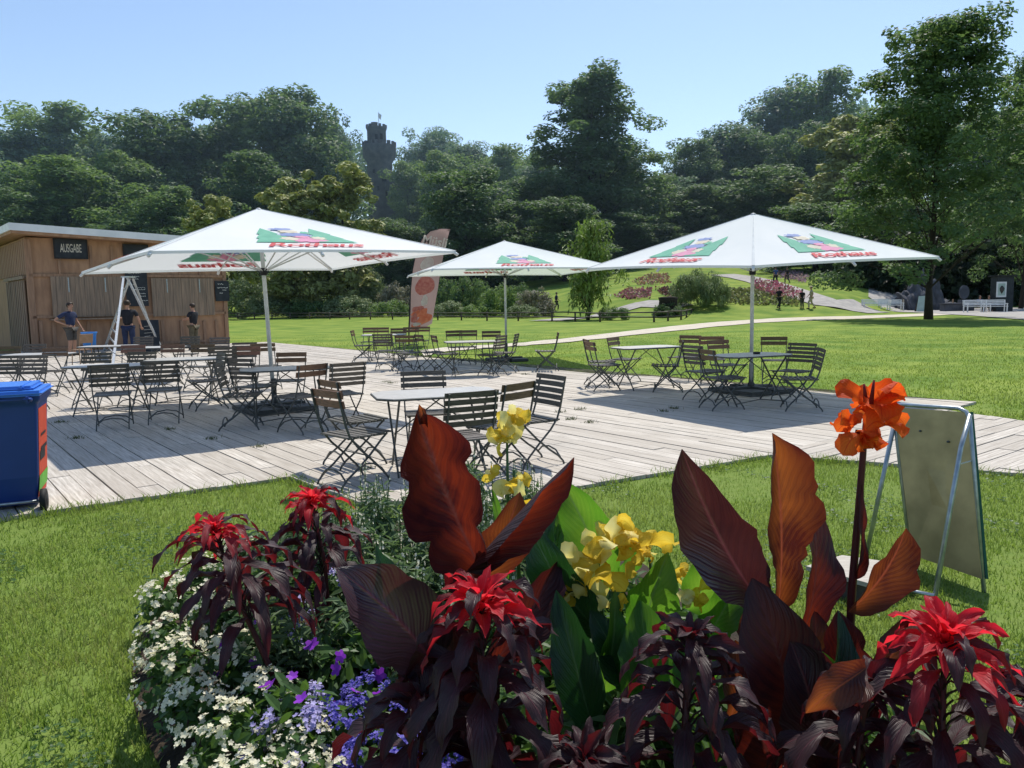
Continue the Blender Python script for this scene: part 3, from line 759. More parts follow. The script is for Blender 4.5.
hut = thing('menu_hut', 'wooden snack hut with closed grey shutters and a white metal roof edge', 'hut', tuple(HO), HROT)
D = 12.0
mb = MB(); mb.poly([(0, 0), (HL, 0), (HL, D), (0, D)], 0, 1)
for i in range(4, 8): 
    v = mb.v[i]; mb.v[i] = (v[0], v[1], ztop(v[0]) + .05)
mb.build('wall', M_['ply'], hut)
mb = MB(); zf = .28
fl = hp(10, 222.5, .75); fr = hp(185, 236, .75)
sl = (fr[1] - fl[1]) / (fr[0] - fl[0])
x0, x1 = hp(8.5, 222, .75)[0], HL + .5; za = lambda x: fl[1] + sl * (x - fl[0])
mb.poly([(x0, -.75), (x1, -.75), (x1, D + .4), (x0, D + .4)], 0, 1)
for i in range(8):
    v = mb.v[i]; mb.v[i] = (v[0], v[1], za(v[0]) - (.26 if i < 4 else 0))
mb.build('roof', M_['metalroof'], hut)
mb = MB(); mb.poly([(x0 + .06, -.70), (x1 - .06, -.70), (x1 - .06, D), (x0 + .06, D)], 0, 1)
for i in range(8):
    v = mb.v[i]; mb.v[i] = (v[0], v[1], za(v[0]) - (.36 if i < 4 else .262))
mb.build('soffit', M_['ply'], hut)
mb = MB()
for px, py0, py1 in [(60, 262, 275), (92, 262, 275), (113, 262, 275), (180, 262, 276), (200, 262, 277)]:
    x, z0 = hp(px, py1); _, z1 = hp(px, py0 - 16); mb.box((x, -.03, (z0 + z1) / 2), (.09, .05, z1 - z0))
for px in (40, 53, 88, 112, 152, 162, 181, 204, 216):
    x, z0 = hp(px, 319); mb.box((x, -.035, z0 / 2 - .02), (.13, .06, z0 - .1))
for z in (hp(50, 277)[1], hp(50, 318.5)[1], .12): mb.box((HL / 2, -.05, z + .06), (HL - .1, .06, .10))
mb.box((.06, -.03, ztop(0) / 2), (.22, .10, ztop(0) - .02)); mb.box((HL - .04, -.03, ztop(HL) / 2), (.16, .10, ztop(HL) - .02))
mb.build('batten', M_['batten'], hut)
def shutter(pa, pb, y0, y1):
    xa, zt = hp(pa, y0); xb, zb = hp(pb, y1); mb = MB(); n = int((xb - xa) / .16)
    for i in range(n):
        a = xa + (xb - xa) * i / n; b_ = xa + (xb - xa) * (i + 1) / n
        mb.box(((a + b_) / 2, -.10 - (i % 2) * .012, (zt + zb) / 2 + .04), (b_ - a - .006, .03, zt - zb - .05))
    s = mb.build('shutter', M_['shutter'], hut)
    mb = MB()
    for f in (.24, .76): mb.box((xa + (xb - xa) * f, -.135, zt - .3), (.035, .02, .55))
    mb.build('strap_hinge', M_['galv'], s)
shutter(49.5, 123, 277, 317.5); shutter(150, 214.5, 278.5, 316.5)
mb = MB(); mb.box(((hp(49, 318)[0] + hp(123, 318)[0]) / 2, -.2, hp(80, 319)[1]), (hp(123, 318)[0] - hp(49, 318)[0], .3, .05)); mb.build('serving_ledge', M_['shutter'], hut)
# left side wall with planks and sliding door
mb = MB()
for i in range(63):
    y = .1 + i * .185; mb.box((-.02 - (i % 2) * .015, y, (ztop(0) + 2.9) / 2), (.035, .17, ztop(0) - 2.95))
mb.build('side_cladding', M_['batten'], hut)
door = MB()
for i in range(20):
    y = .42 + i * .185; door.box((-.07 - (i % 2) * .03, y, 1.38), (.04, .165, 2.7))
d_ = door.build('door', M_['shutter'], hut)
mb = MB(); mb.box((-.12, 2.2, 2.83), (.06, 4.2, .12)); mb.build('sliding_rail', M_['shutter'], d_)

def text_mesh(txt, size, shear=0.0, bold=0.0, spacing=1.0):
    c = bpy.data.curves.new('t', 'FONT'); c.body = txt; c.size = size; c.shear = shear; c.offset = bold; c.align_x = 'CENTER'; c.align_y = 'CENTER'
    c.space_character = spacing; c.resolution_u = 3
    o = bpy.data.objects.new('t', c); COL.objects.link(o)
    dg = bpy.context.evaluated_depsgraph_get(); me = bpy.data.meshes.new_from_object(o.evaluated_get(dg))
    bpy.data.objects.remove(o); bpy.data.curves.remove(c)
    V = [v.co.copy() for v in me.vertices]; Fc = [tuple(p.vertices) for p in me.polygons]; bpy.data.meshes.remove(me)
    return V, Fc

def hutboard(name, label, pa, pb, y0, y1, off=.14, frame=True):
    xa, zt = hp(pa, y0, off); xb, zb = hp(pb, y1, off)
    T = thing(name, label, 'sign', tuple(hutworld((xa + xb) / 2, -off, (zt + zb) / 2)), HROT)
    w_, h_ = xb - xa, zt - zb
    MB().box((0, 0, 0), (w_, .04, h_)).build('panel', M_['signboard'], T)
    if frame:
        mb = MB()
        for s in (-1, 1):
            mb.box((s * (w_ / 2), 0, 0), (.05, .06, h_ + .05)); mb.box((0, .0, s * h_ / 2), (w_ - .052, .058, .05))
        mb.build('frame', M_['black'], T)
    return T, w_, h_
T, w_, h_ = hutboard('order_sign', 'black AUSGABE sign high on the left half of the hut front', 53.5, 87.5, 238.5, 258.6)
V, Fc = text_mesh('AUSGABE', .42, bold=.004, spacing=.95)
wd = max(v.x for v in V) - min(v.x for v in V)
mb = MB(); mb.add([(v.x * w_ * .66 / wd, -.024, v.y * h_ * .44 / .3) for v in V], Fc); mb.build('lettering', M_['lettering'], T)
def scribble(T, w_, h_, rows, seed):
    g = random.Random(seed); mb = MB()
    for (zz, xa, xb, th) in rows:
        x = xa
        while x < xb:
            l_ = g.uniform(.04, .10) * w_; pts = []
            for k in range(5): pts.append((w_ * (x - .5) + l_ * k / 4, -.026, h_ * (.5 - zz) + g.uniform(-1, 1) * th * h_))
            mb.tube(pts, .012, 4); x += l_ / w_ + .025
    mb.build('chalk_writing', M_['chalk'], T)
T, w_, h_ = hutboard('chalkboard', 'tall black chalk menu board between the two shutters of the hut', 124.5, 148.8, 269, 306, frame=False)
scribble(T, w_, h_, [(.10, .08, .7, .02), (.2, .3, .65, .02), (.27, .35, .6, .015), (.42, .1, .4, .012), (.5, .55, .9, .012), (.55, .55, .85, .012), (.66, .5, .9, .012), (.73, .5, .85, .012), (.85, .6, .9, .012)], 1)
T, w_, h_ = hutboard('chalkboard', 'small black chalkboard hanging at the right corner of the hut', 214.6, 229.6, 281, 301, frame=False)
scribble(T, w_, h_, [(.15, .2, .6, .03), (.34, .15, .9, .03), (.45, .5, .8, .02), (.6, .3, .5, .03)], 2)
T, w_, h_ = hutboard('chalkboard', 'black board high on the hut above the ladder, half hidden by the left parasol', 123, 148, 244.5, 256)
# A-board by the hut
def aboard(px, py, label):
    p = G(px, py); T = thing('menu_stand', label, 'sign', (p.x, p.y, DECKZ), R(20))
    MB().add([(-.32, -.28, 0), (.32, -.28, 0), (.32, -.02, 1.15), (-.32, -.02, 1.15), (-.32, -.25, 0), (.32, -.25, 0), (.32, .01, 1.15), (-.32, .01, 1.15)],
             [(0, 1, 2, 3), (7, 6, 5, 4), (0, 4, 5, 1), (1, 5, 6, 2), (2, 6, 7, 3), (3, 7, 4, 0)]).build('front_panel', M_['signboard'], T)
    MB().add([(-.32, .3, 0), (.32, .3, 0), (.32, .04, 1.15), (-.32, .04, 1.15), (-.32, .27, 0), (.32, .27, 0), (.32, .015, 1.15), (-.32, .015, 1.15)],
             [(3, 2, 1, 0), (4, 5, 6, 7), (0, 1, 5, 4), (1, 2, 6, 5), (2, 3, 7, 6), (3, 0, 4, 7)]).build('rear_panel', M_['signboard'], T)
    mb = MB()
    for i in range(7): mb.tube([(-.2 + random.uniform(0, .05), -.27 + .2 * (i / 8), .2 + i * .12), (random.uniform(.0, .2), -.27 + .2 * (i / 8), .2 + i * .12 + .02)], .008, 4)
    mb.build('chalk_writing', M_['chalk'], T)
aboard(151, 352.5, 'black chalk A-board standing behind the man at the ladder')

# ------------------------------------------------------------------ step ladder
def ladder():
    o = G(136, 354); T = thing('step_ladder', 'tall aluminium step ladder spread open in front of the hut', 'ladder', tuple(o))
    top = W(126.5, 277, o.y) - o; top.z -= DECKZ
    A = [G(113, 367) - o, G(104, 352) - o]; B = [G(163, 352) - o, G(158, 347) - o]
    mb = MB(); tl = [top + Vector((0, -.22, 0)), top + Vector((0, .22, 0))]
    for a, t in zip(A, tl): mb.tube([a + Vector((0, 0, DECKZ)), t], .045, 4)
    for i in range(1, 9):
        f = i / 9.3; p = A[0].lerp(tl[0], f); q = A[1].lerp(tl[1], f); mb.tube([p, q], .03, 4)
    mb.build('climbing_frame', M_['alu'], T)
    mb = MB()
    tl = [top + Vector((.12, -.2, 0)), top + Vector((.12, .2, 0))]
    for b_, t in zip(B, tl): mb.tube([b_ + Vector((0, 0, DECKZ)), t], .045, 4)
    for f in (.15, .5, .85): mb.tube([B[0].lerp(tl[0], f), B[1].lerp(tl[1], f)], .02, 4)
    mb.build('support_frame', M_['alu'], T)
    MB().box(tuple(top + Vector((.06, 0, .03))), (.28, .5, .05)).build('top_step', M_['alu'], T)
ladder()

# ================================================================== PEOPLE
M_['skin'] = pmat('skin', (.42, .24, .165), (.36, .19, .13), scale=4, rough=.55, spec=.35)
M_['navy'] = pmat('navy cloth', (.030, .042, .095), (.02, .03, .07), scale=9, rough=.9)
M_['blackcloth'] = pmat('black cloth', (.014, .015, .02), (.024, .025, .03), scale=9, rough=.9)
M_['greycloth'] = pmat('grey cloth', (.085, .08, .075), (.06, .058, .055), scale=9, rough=.9)
M_['olive'] = pmat('olive cloth', (.12, .105, .07), (.085, .075, .05), scale=9, rough=.9)
M_['jeans'] = pmat('blue jeans', (.05, .10, .24), (.04, .07, .17), scale=9, rough=.9)
M_['beige'] = pmat('beige cloth', (.46, .40, .30), (.38, .33, .25), scale=9, rough=.9)
M_['hair'] = pmat('dark hair', (.025, .016, .011), (.045, .028, .018), scale=30, rough=.6)
M_['shoe'] = pmat('shoe', (.03, .028, .026), rough=.6)

def skinned(name, verts, edges, radii, mat, parent, sub=1):
    me = bpy.data.meshes.new(name); me.from_pydata([tuple(v) for v in verts], edges, []); o = bpy.data.objects.new(name, me); COL.objects.link(o)
    m = o.modifiers.new('s', 'SKIN'); m.use_smooth_shade = True; m.branch_smoothing = .3
    sv = me.skin_vertices[0].data if me.skin_vertices else None
    if sv is None:
        me.skin_vertices if False else None
    for i, r in enumerate(radii):
        rr = r if isinstance(r, tuple) else (r, r); me.skin_vertices[0].data[i].radius = rr
    me.skin_vertices[0].data[0].use_root = True
    o.modifiers.new('b', 'SUBSURF').levels = sub
    dg = bpy.context.evaluated_depsgraph_get(); nm = bpy.data.meshes.new_from_object(o.evaluated_get(dg))
    bpy.data.objects.remove(o); nm.materials.clear(); nm.materials.append(mat)
    for p in nm.polygons: p.use_smooth = True
    nm.name = name; q = bpy.data.objects.new(name, nm); return link(q, parent)

def person(label, loc, face, pose, shirt, legs, height=1.75, group=None, long=True, hairlen=0, fem=False, seat=False, sc_f=True, hat=None):
    """face: world azimuth the person looks to. local +Y forward, +X right. pose: elbows/wrists/knees/feet in units of a 1.75 m body"""
    T = thing('person', label, 'person', loc, -face, group); s = height / 1.75; T.scale = (s * 1.1, s * 1.1, s)
    hz = pose.get('hip', .93); lean = pose.get('lean', 0.0); sw = .175 if fem else .20
    P = [(0, 0, hz), (0, lean * .3 + .01, hz + .20), (0, lean * .8, hz + .42), (0, lean, hz + .53), (0, lean + .015, hz + .60)]
    rad = [(.135, .105), (.115, .09), (.145, .10), (.06, .055), (.05, .05)]
    E = [(0, 1), (1, 2), (2, 3), (3, 4)]
    hx, hy = pose.get('head', (0, 0)); hb = Vector((hx, lean + .03 + hy, hz + .60))
    # head chain: neck -> skull
    P += [(hb.x, hb.y, hb.z + .065), (hb.x, hb.y - .005, hb.z + .15), (hb.x, hb.y - .01, hb.z + .21)]; rad += [(.062, .072), (.078, .094), (.055, .065)]; E += [(4, 5), (5, 6), (6, 7)]
    def ch(start, pts, rs):
        k = start
        for p, r in zip(pts, rs): P.append(tuple(p)); rad.append(r); E.append((k, len(P) - 1)); k = len(P) - 1
        return k
    arms = {}; lg = {}
    for sd, nm in ((-1, 'L'), (1, 'R')):
        sh = Vector((sd * sw, lean - .0, hz + .49)); el = Vector(pose['el' + nm]); wr = Vector(pose['wr' + nm])
        arms[nm] = (sh, el, wr)
        wk = ch(2, [sh, sh.lerp(el, .5), el, el.lerp(wr, .35), wr], [.052, .045, .038, .038, .024])
        d = (wr - el).normalized(); side = d.cross(Vector((0, 1, .2))).normalized()
        pm = ch(wk, [wr + d * .05], [(.034, .016)])
        for k in range(4):
            a = wr + d * .085 + side * (.024 * (k - 1.5) / 1.1); L_ = (.055, .068, .062, .048)[k]
            ch(pm, [a, a + d * L_ * .55 + Vector((0, .008, 0)), a + d * L_ + Vector((0, .02, 0))], [.009, .0085, .007])
        a = wr + d * .035 - side * .035; ch(pm, [a, a + d * .03 - side * .018], [.011, .009])
    for sd, nm in ((-1, 'L'), (1, 'R')):
        hp_ = Vector((sd * .095, 0, hz - .06)); kn = Vector(pose.get('kn' + nm, (sd * .10, .02, .49))); an = Vector(pose.get('an' + nm, (sd * .11, -.02, .08)))
        lg[nm] = (hp_, kn, an)
        ch(0, [hp_, hp_.lerp(kn, .5), kn, kn.lerp(an, .35), an, an + Vector((0, .05, -.045)), an + Vector((0, .14, -.055))], [.088, .078, .055, .055, .036, (.04, .03), (.035, .02)])
    b = skinned('body', P, E, rad, M_['skin'], T)
    mb = MB()   # face: nose, ears, eyes, mouth
    H = Vector((hb.x, hb.y, hb.z + .12))
    mb.add([H + Vector(q) for q in ((-.012, .082, .0), (.012, .082, .0), (0, .112, -.012), (0, .083, .035), (0, .085, -.02))], [(0, 2, 3), (1, 3, 2), (0, 4, 2), (1, 2, 4)])
    for sd in (-1, 1): mb.lathe(H + Vector((sd * .078, -.005, -.02)), [(.012, 0), (.02, .02), (.012, .045)], 6)
    mb.build('face_detail', M_['skin'], b)
    mb = MB()
    for sd in (-1, 1): mb.box(H + Vector((sd * .03, .083, .02)), (.02, .012, .009))
    mb.box(H + Vector((0, .082, -.045)), (.04, .012, .006)); mb.build('eyes_and_mouth', M_['hair'], b)
    # hair / hat
    mb = MB(); Hc = H + Vector((0, -.012, .035)); vs = []; fs = []; n = 12
    for i in range(6):
        ph = i / 5 * 2.35
        for k in range(n):
            q = 2 * math.pi * k / n; front = max(0, math.sin(q)); p2 = ph * (1 - .62 * front ** .6)
            vs.append(Hc + Vector((.092 * math.sin(p2) * math.cos(q), .108 * math.sin(p2) * math.sin(q), .105 * math.cos(p2))))
    for i in range(5):
        for k in range(n): fs.append((i * n + k, (i + 1) * n + k, (i + 1) * n + (k + 1) % n, i * n + (k + 1) % n))
    mb.add(vs, fs, 0, True)
    if hairlen: mb.lathe(H + Vector((0, -.085, -hairlen + .02)), [(.02, 0), (.045, hairlen * .4), (.05, hairlen)], 8)
    mb.build('hair', M_['hair'], T)
    if hat:
        mb = MB(); mb.lathe(H + Vector((0, 0, .055)), [(.17, 0), (.175, .008), (.105, .015), (.10, .09), (.06, .105)], 14); mb.build('hat', M_[hat], T)
    # shirt
    P = [(0, 0, hz - .03), (0, lean * .3, hz + .2), (0, lean * .8, hz + .42), (0, lean, hz + .53)]; rd = [(.158, .13), (.145, .125), (.19, .135), (.088, .085)]; E = [(0, 1), (1, 2), (2, 3)]
    for nm in 'LR':
        sh, el, wr = arms[nm]; k = 2
        for p, r in zip([sh, sh.lerp(el, .45), sh.lerp(el, .72)], [.078, .068, .064]): P.append(tuple(p)); rd.append(r); E.append((k, len(P) - 1)); k = len(P) - 1
    skinned('shirt', P, E, rd, M_[shirt], T)
    P = [(0, 0, hz + .02)]; rd = [(.15, .12)]; E = []
    for nm in 'LR':
        a, kn, an = lg[nm]; k = 0
        pts = [a, a.lerp(kn, .55), kn] + ([kn.lerp(an, .5), kn.lerp(an, .93)] if long else [])
        rs = [.105, .095, .075] + ([.07, .062] if long else [])
        for p, r in zip(pts, rs): P.append(tuple(p)); rd.append(r); E.append((k, len(P) - 1)); k = len(P) - 1
    skinned('trousers' if long else 'shorts', P, E, rd, M_[legs], T)
    for nm in 'LR':
        an = lg[nm][2]; mb = MB(); mb.box(an + Vector((0, .06, -.045)), (.095, .27, .075), bev=.03); mb.build('shoe', M_['shoe'], T)
    return T
def gz(p, z=DECKZ): return (p.x, p.y, z)
STAND = dict(elL=(-.25, -.02, 1.16), wrL=(-.27, .06, .92), elR=(.25, -.02, 1.16), wrR=(.27, .06, .92))
HIPS = dict(elL=(-.27, .02, 1.16), wrL=(-.27, .16, .92), elR=(.36, -.26, 1.20), wrR=(.19, -.02, 1.04))
FOLD = dict(elL=(-.24, .06, 1.18), wrL=(.0, .22, 1.2), elR=(.24, .06, 1.18), wrR=(-.02, .24, 1.16), lean=-.02)
WORK = dict(elL=(-.27, .08, 1.18), wrL=(-.2, .30, 1.22), elR=(.30, .02, 1.16), wrR=(.33, .14, .93), lean=.05)
WALK = dict(elL=(-.24, -.08, 1.16), wrL=(-.25, .02, .93), elR=(.24, .06, 1.16), wrR=(.25, .22, .97), knL=(-.1, .2, .5), anL=(-.1, .16, .08), knR=(.1, -.04, .5), anR=(.1, -.3, .13))
SIT = dict(hip=.50, elL=(-.24, .05, .75), wrL=(-.14, .28, .68), elR=(.24, .05, .75), wrR=(.14, .28, .68), knL=(-.1, .42, .50), anL=(-.1, .40, .08), knR=(.1, .42, .50), anR=(.1, .40, .08))
p = G(73, 356.5); person('dark-haired person in navy t-shirt and grey shorts, one hand on the hip', gz(p), R(95), HIPS, 'navy', 'greycloth', 1.80, long=False)
p = G(130, 355.5); person('person in black t-shirt seen from behind at the foot of the step ladder', gz(p), R(-12), WORK, 'blackcloth', 'navy', 1.84)
p = G(195, 351); person('person in black top and khaki trousers at the right end of the hut', gz(p), R(-75), FOLD, 'blackcloth', 'olive', 1.70, fem=True)

def gt(px, py): p = GT(px, py); return tuple(p)
person('strolling person in dark clothes on the garden path, left of the walking pair', gt(556.5, 310.5), R(80), WALK, 'navy', 'greycloth', 1.8)
person('strolling person in grey on the garden path, right of the walking pair', gt(585, 310.5), R(-70), WALK, 'greycloth', 'blackcloth', 1.75)
person('person in dark clothes with bare arms walking nearest on the lawn below the flower slope', gt(779, 309), R(60), WALK, 'blackcloth', 'blackcloth', 1.75)
person('small person in dark clothes beside the one in beige on the rising path', gt(802, 308.5), R(-20), STAND, 'blackcloth', 'greycloth', 1.55)
person('person in beige jacket, light trousers and hat on the rising path', gt(811, 309), R(-80), WALK, 'beige', 'beige', 1.8, hat='beige')
person('distant walker in blue and dark trousers high on the rising path, left', gt(775.5, 284.5), R(-20), WALK, 'jeans', 'blackcloth', 1.8)
person('distant walker in dark clothes high on the rising path, right', gt(787, 283.5), R(-20), WALK, 'blackcloth', 'greycloth', 1.7)

# ================================================================== PARASOLS
M_['fabric'] = pmat('parasol cloth', (.86, .88, .88), (.81, .84, .85), scale=1.2, rough=.85, trans=.30, tcol=(.74, .78, .78), spec=.1, bump=.25, bscale=3)
M_['logo_red'] = pmat('printed red', (.62, .09, .10), (.55, .07, .08), scale=6, trans=.2)
M_['logo_green'] = pmat('printed green', (.17, .48, .34), (.12, .40, .28), scale=6, trans=.2)
M_['logo_blue'] = pmat('printed blue', (.27, .34, .58), (.20, .27, .5), scale=6, trans=.2)
M_['logo_pink'] = pmat('printed pink', (.74, .34, .48), (.66, .28, .42), scale=6, trans=.2)
M_['logo_cream'] = pmat('printed cream', (.72, .66, .52), (.6, .55, .45), scale=6, trans=.2)
M_['seam'] = pmat('seam tape', (.60, .63, .64), (.52, .55, .56), rough=.9)
TXT = text_mesh('Rothaus', .44, shear=.35, bold=.010, spacing=.92)
def parasol(label, foot, top_z, eave, lean, rot, side=4.0):
    T = thing('parasol', label, 'parasol', (foot.x, foot.y, DECKZ if foot.y < 20 else .0), rot, 'white beer garden parasols')
    hs = side / 2; ln = Vector(lean)                       # lean: sideways drift of the crown at the top
    def L(p): p = Vector(p); return p + ln * (p.z / top_z) + Vector((0, 0, 1)) * (p.x * ln.x + p.y * ln.y) * -0.35 * 0
    tilt = Matrix.Rotation(math.atan2(ln.x, top_z), 3, 'Y') @ Matrix.Rotation(-math.atan2(ln.y, top_z), 3, 'X')
    def Tt(p): return tilt @ Vector(p)
    mb = MB(); mb.tube([Tt((0, 0, .1)), Tt((0, 0, top_z - .06))], .031, 12); mb.build('mast', M_['pole'], T)
    base = MB()
    for a in (-1, 1):
        for b_ in (-1, 1): base.box((a * .255, b_ * .255, .045), (.49, .49, .07), bev=.012)
    base.box((0, 0, .10), (.12, .9, .03)); base.box((0, 0, .1), (.9, .12, .034)); bo = base.build('base_plate', M_['iron'], T)
    mb = MB(); mb.lathe((0, 0, .1), [(.06, 0), (.06, .06), (.042, .08), (.042, .4)], 12); mb.build('mast_socket', M_['iron'], T)
    apex = Vector((0, 0, top_z)); cs = [Vector((-hs, -hs, eave)), Vector((hs, -hs, eave)), Vector((hs, hs, eave)), Vector((-hs, hs, eave))]
    can = MB(); n = 14
    def surf(i, u, v):          # u 0..1 along the eave, v 0 eave..1 apex
        a, b_ = cs[i], cs[(i + 1) % 4]; p = a.lerp(b_, u).lerp(apex, v)
        mid = abs(u - .5) * 2
        p.z -= .035 * (4 * v * (1 - v)) * (1 - mid ** 4) 
        p.z += .02 * (1 - v) * (1 - mid ** 2)
        return p
    for i in range(4):
        vs = []; fs = []
        for r in range(n + 1):
            v = r / n * .985
            for c in range(n + 1): vs.append(Tt(surf(i, c / n, v)))
        for r in range(n):
            for c in range(n): k = r * (n + 1) + c; fs.append((k, k + 1, k + n + 2, k + n + 1))
        can.add(vs, fs, 0, True)
        vs = []; fs = []          # hem
        for c in range(n + 1):
            p = surf(i, c / n, 0); vs += [Tt(p), Tt(p + Vector((0, 0, -.035)))]
        for c in range(n): fs.append((2 * c, 2 * c + 1, 2 * c + 3, 2 * c + 2))
        can.add(vs, fs)
    co_ = can.build('canopy', M_['fabric'], T)
    mb = MB(); mb.lathe(Tt((0, 0, top_z)), [(.05, -.03), (.04, .0), (.015, .012)], 10); mb.build('finial', M_['pole'], T)
    mb = MB()
    for i in range(4):
        for u in (0.0,):
            vs = []; fs = []
            for k in range(n + 1):
                v = k / n * .98; a = surf(i, .008 + 0 * v, v); b_ = surf((i - 1) % 4, .992, v); c_ = surf(i, 0, v)
                vs += [Tt(a + Vector((0, 0, .004))), Tt(c_ + Vector((0, 0, .008))), Tt(b_ + Vector((0, 0, .004)))]
            for k in range(n): q = 3 * k; fs += [(q, q + 1, q + 4, q + 3), (q + 1, q + 2, q + 5, q + 4)]
            mb.add(vs, fs)
    mb.build('seam', M_['seam'], co_)
    mids = [cs[i].lerp(cs[(i + 1) % 4], .5) for i in range(4)]
    for p in cs + mids:
        mb = MB(); e = p.lerp(apex, .012) + Vector((0, 0, -.035)); q = apex + Vector((0, 0, -.07)); m = q.lerp(e, .5) + Vector((0, 0, -.035))
        mb.tube([Tt(q), Tt(m), Tt(e)], .013, 5); rb = mb.build('rib', M_['pole'], T)
        mb = MB(); mb.tube([Tt((0, 0, top_z - .95)), Tt(apex.lerp(p, .48) + Vector((0, 0, -.07)))], .011, 5); mb.build('strut', M_['pole'], rb)
        mb = MB(); mb.tube([Tt(e + Vector((0, 0, .01))), Tt(e + (p - apex).normalized() * .06 + Vector((0, 0, -.02)))], .022, 6); mb.build('rib_end', M_['white'], rb)
    mb = MB(); mb.lathe(Tt((0, 0, top_z - 1.0)), [(.05, 0), (.055, .02), (.055, .09), (.04, .11)], 10); mb.build('runner', M_['black'], T)
    # print on the four panels, outside and (showing through) inside
    for i in range(4):
        a, b_ = cs[i], cs[(i + 1) % 4]; ex = (b_ - a).normalized(); mid = a.lerp(b_, .5); sl_ = (apex - mid); hgt = sl_.length
        ez = sl_.normalized(); nn = ex.cross(ez).normalized()
        def P(x, y, off): 
            v = y / hgt; wv = (side / 2) * (1 - v); u = .5 + x / (2 * wv) if wv > 0 else .5
            return Tt(surf(i, u, v) + nn * off)
        for off, sub in ((.012, 'print'), (-.012, 'print_inside')):
            mb = MB()
            def patch(pts, mi, o2=0.0):
                pts = [(x * .98, .40 + (y - .44) * 1.22) for x, y in pts]
                c = (sum(p[0] for p in pts) / len(pts), sum(p[1] for p in pts) / len(pts)); k = len(pts)
                ring = [P(x, y, off * (1 + o2)) for x, y in pts]; mb.add(ring + [P(*c, off * (1 + o2))], [(j, (j + 1) % k, k) for j in range(k)], mi)
            patch([(-.74, .44), (-.62, .62), (-.66, .62), (-.52, .82), (-.56, .83), (-.40, 1.08), (-.25, .82), (-.3, .8), (-.1, .62), (-.16, .44)], 1)
            patch([(.74, .44), (.60, .62), (.64, .62), (.50, .82), (.54, .83), (.34, 1.10), (.2, .82), (.25, .8), (.08, .62), (.14, .44)], 1)
            el = lambda cx, cy, rx, ry, n=20: [(cx + rx * math.cos(q / n * 6.283) * (1 + .22 * math.sin(q * 1.9 + cx * 9 + cy * 5)), cy + ry * math.sin(q / n * 6.283) * (1 + .22 * math.sin(q * 2.3 + cy * 7))) for q in range(n)]
            patch(el(.04, .54, .26, .10), 3, .15); patch(el(-.20, .60, .13, .08), 4, .2); patch(el(-.04, .78, .24, .08), 2, .25); patch(el(.24, .62, .10, .07), 4, .3); patch(el(.02, .68, .12, .05), 3, .35); patch(el(-.05, .93, .15, .07), 4, .3); patch(el(-.12, 1.03, .17, .05), 2, .4); patch(el(.16, .88, .07, .05), 1, .4)
            V, Fc = TXT; wdt = max(v.x for v in V) - min(v.x for v in V)
            mb.add([P(v.x * 1.4 / wdt, .22 + v.y * .62, off * 1.5) for v in V], Fc, 0)
            mb.build(sub, [M_['logo_red'], M_['logo_green'], M_['logo_blue'], M_['logo_pink'], M_['logo_cream']], co_)
    return T
DR = math.pi / 2 - R(52)      # deck axis
f1 = G(275, 412.5); f2 = G(751, 394.5); f3 = G(506.5, 361)
def parasol_at(label, foot, px, py, eave_drop, lean, side=4.0, rot=None):
    top = W(px, py, foot.y).z - DECKZ
    parasol(label, foot, top, top - eave_drop, lean, DR if rot is None else rot, side)
def lean_local(wx, wy=0): return (wx * math.cos(DR) + wy * math.sin(DR), -wx * math.sin(DR) + wy * math.cos(DR), 0)
parasol_at('left and nearest-looking white parasol, its printed cloth reaching in front of the snack hut', f1, 266, 208.5, .80, lean_local(-.095), 4.25)
parasol_at('right white parasol with a print on both front panels, in front of the sunny lawn', f2, 749.5, 214.5, .80, (-.055 * math.cos(R(28)) - .15 * math.sin(R(28)), .055 * math.sin(R(28)) - .15 * math.cos(R(28)), 0), 3.95, R(28))
parasol_at('middle and farthest white parasol, smaller in the picture, between the other two', f3, 506, 239.5, .84, (0, 0, 0), 4.75, R(14.4))

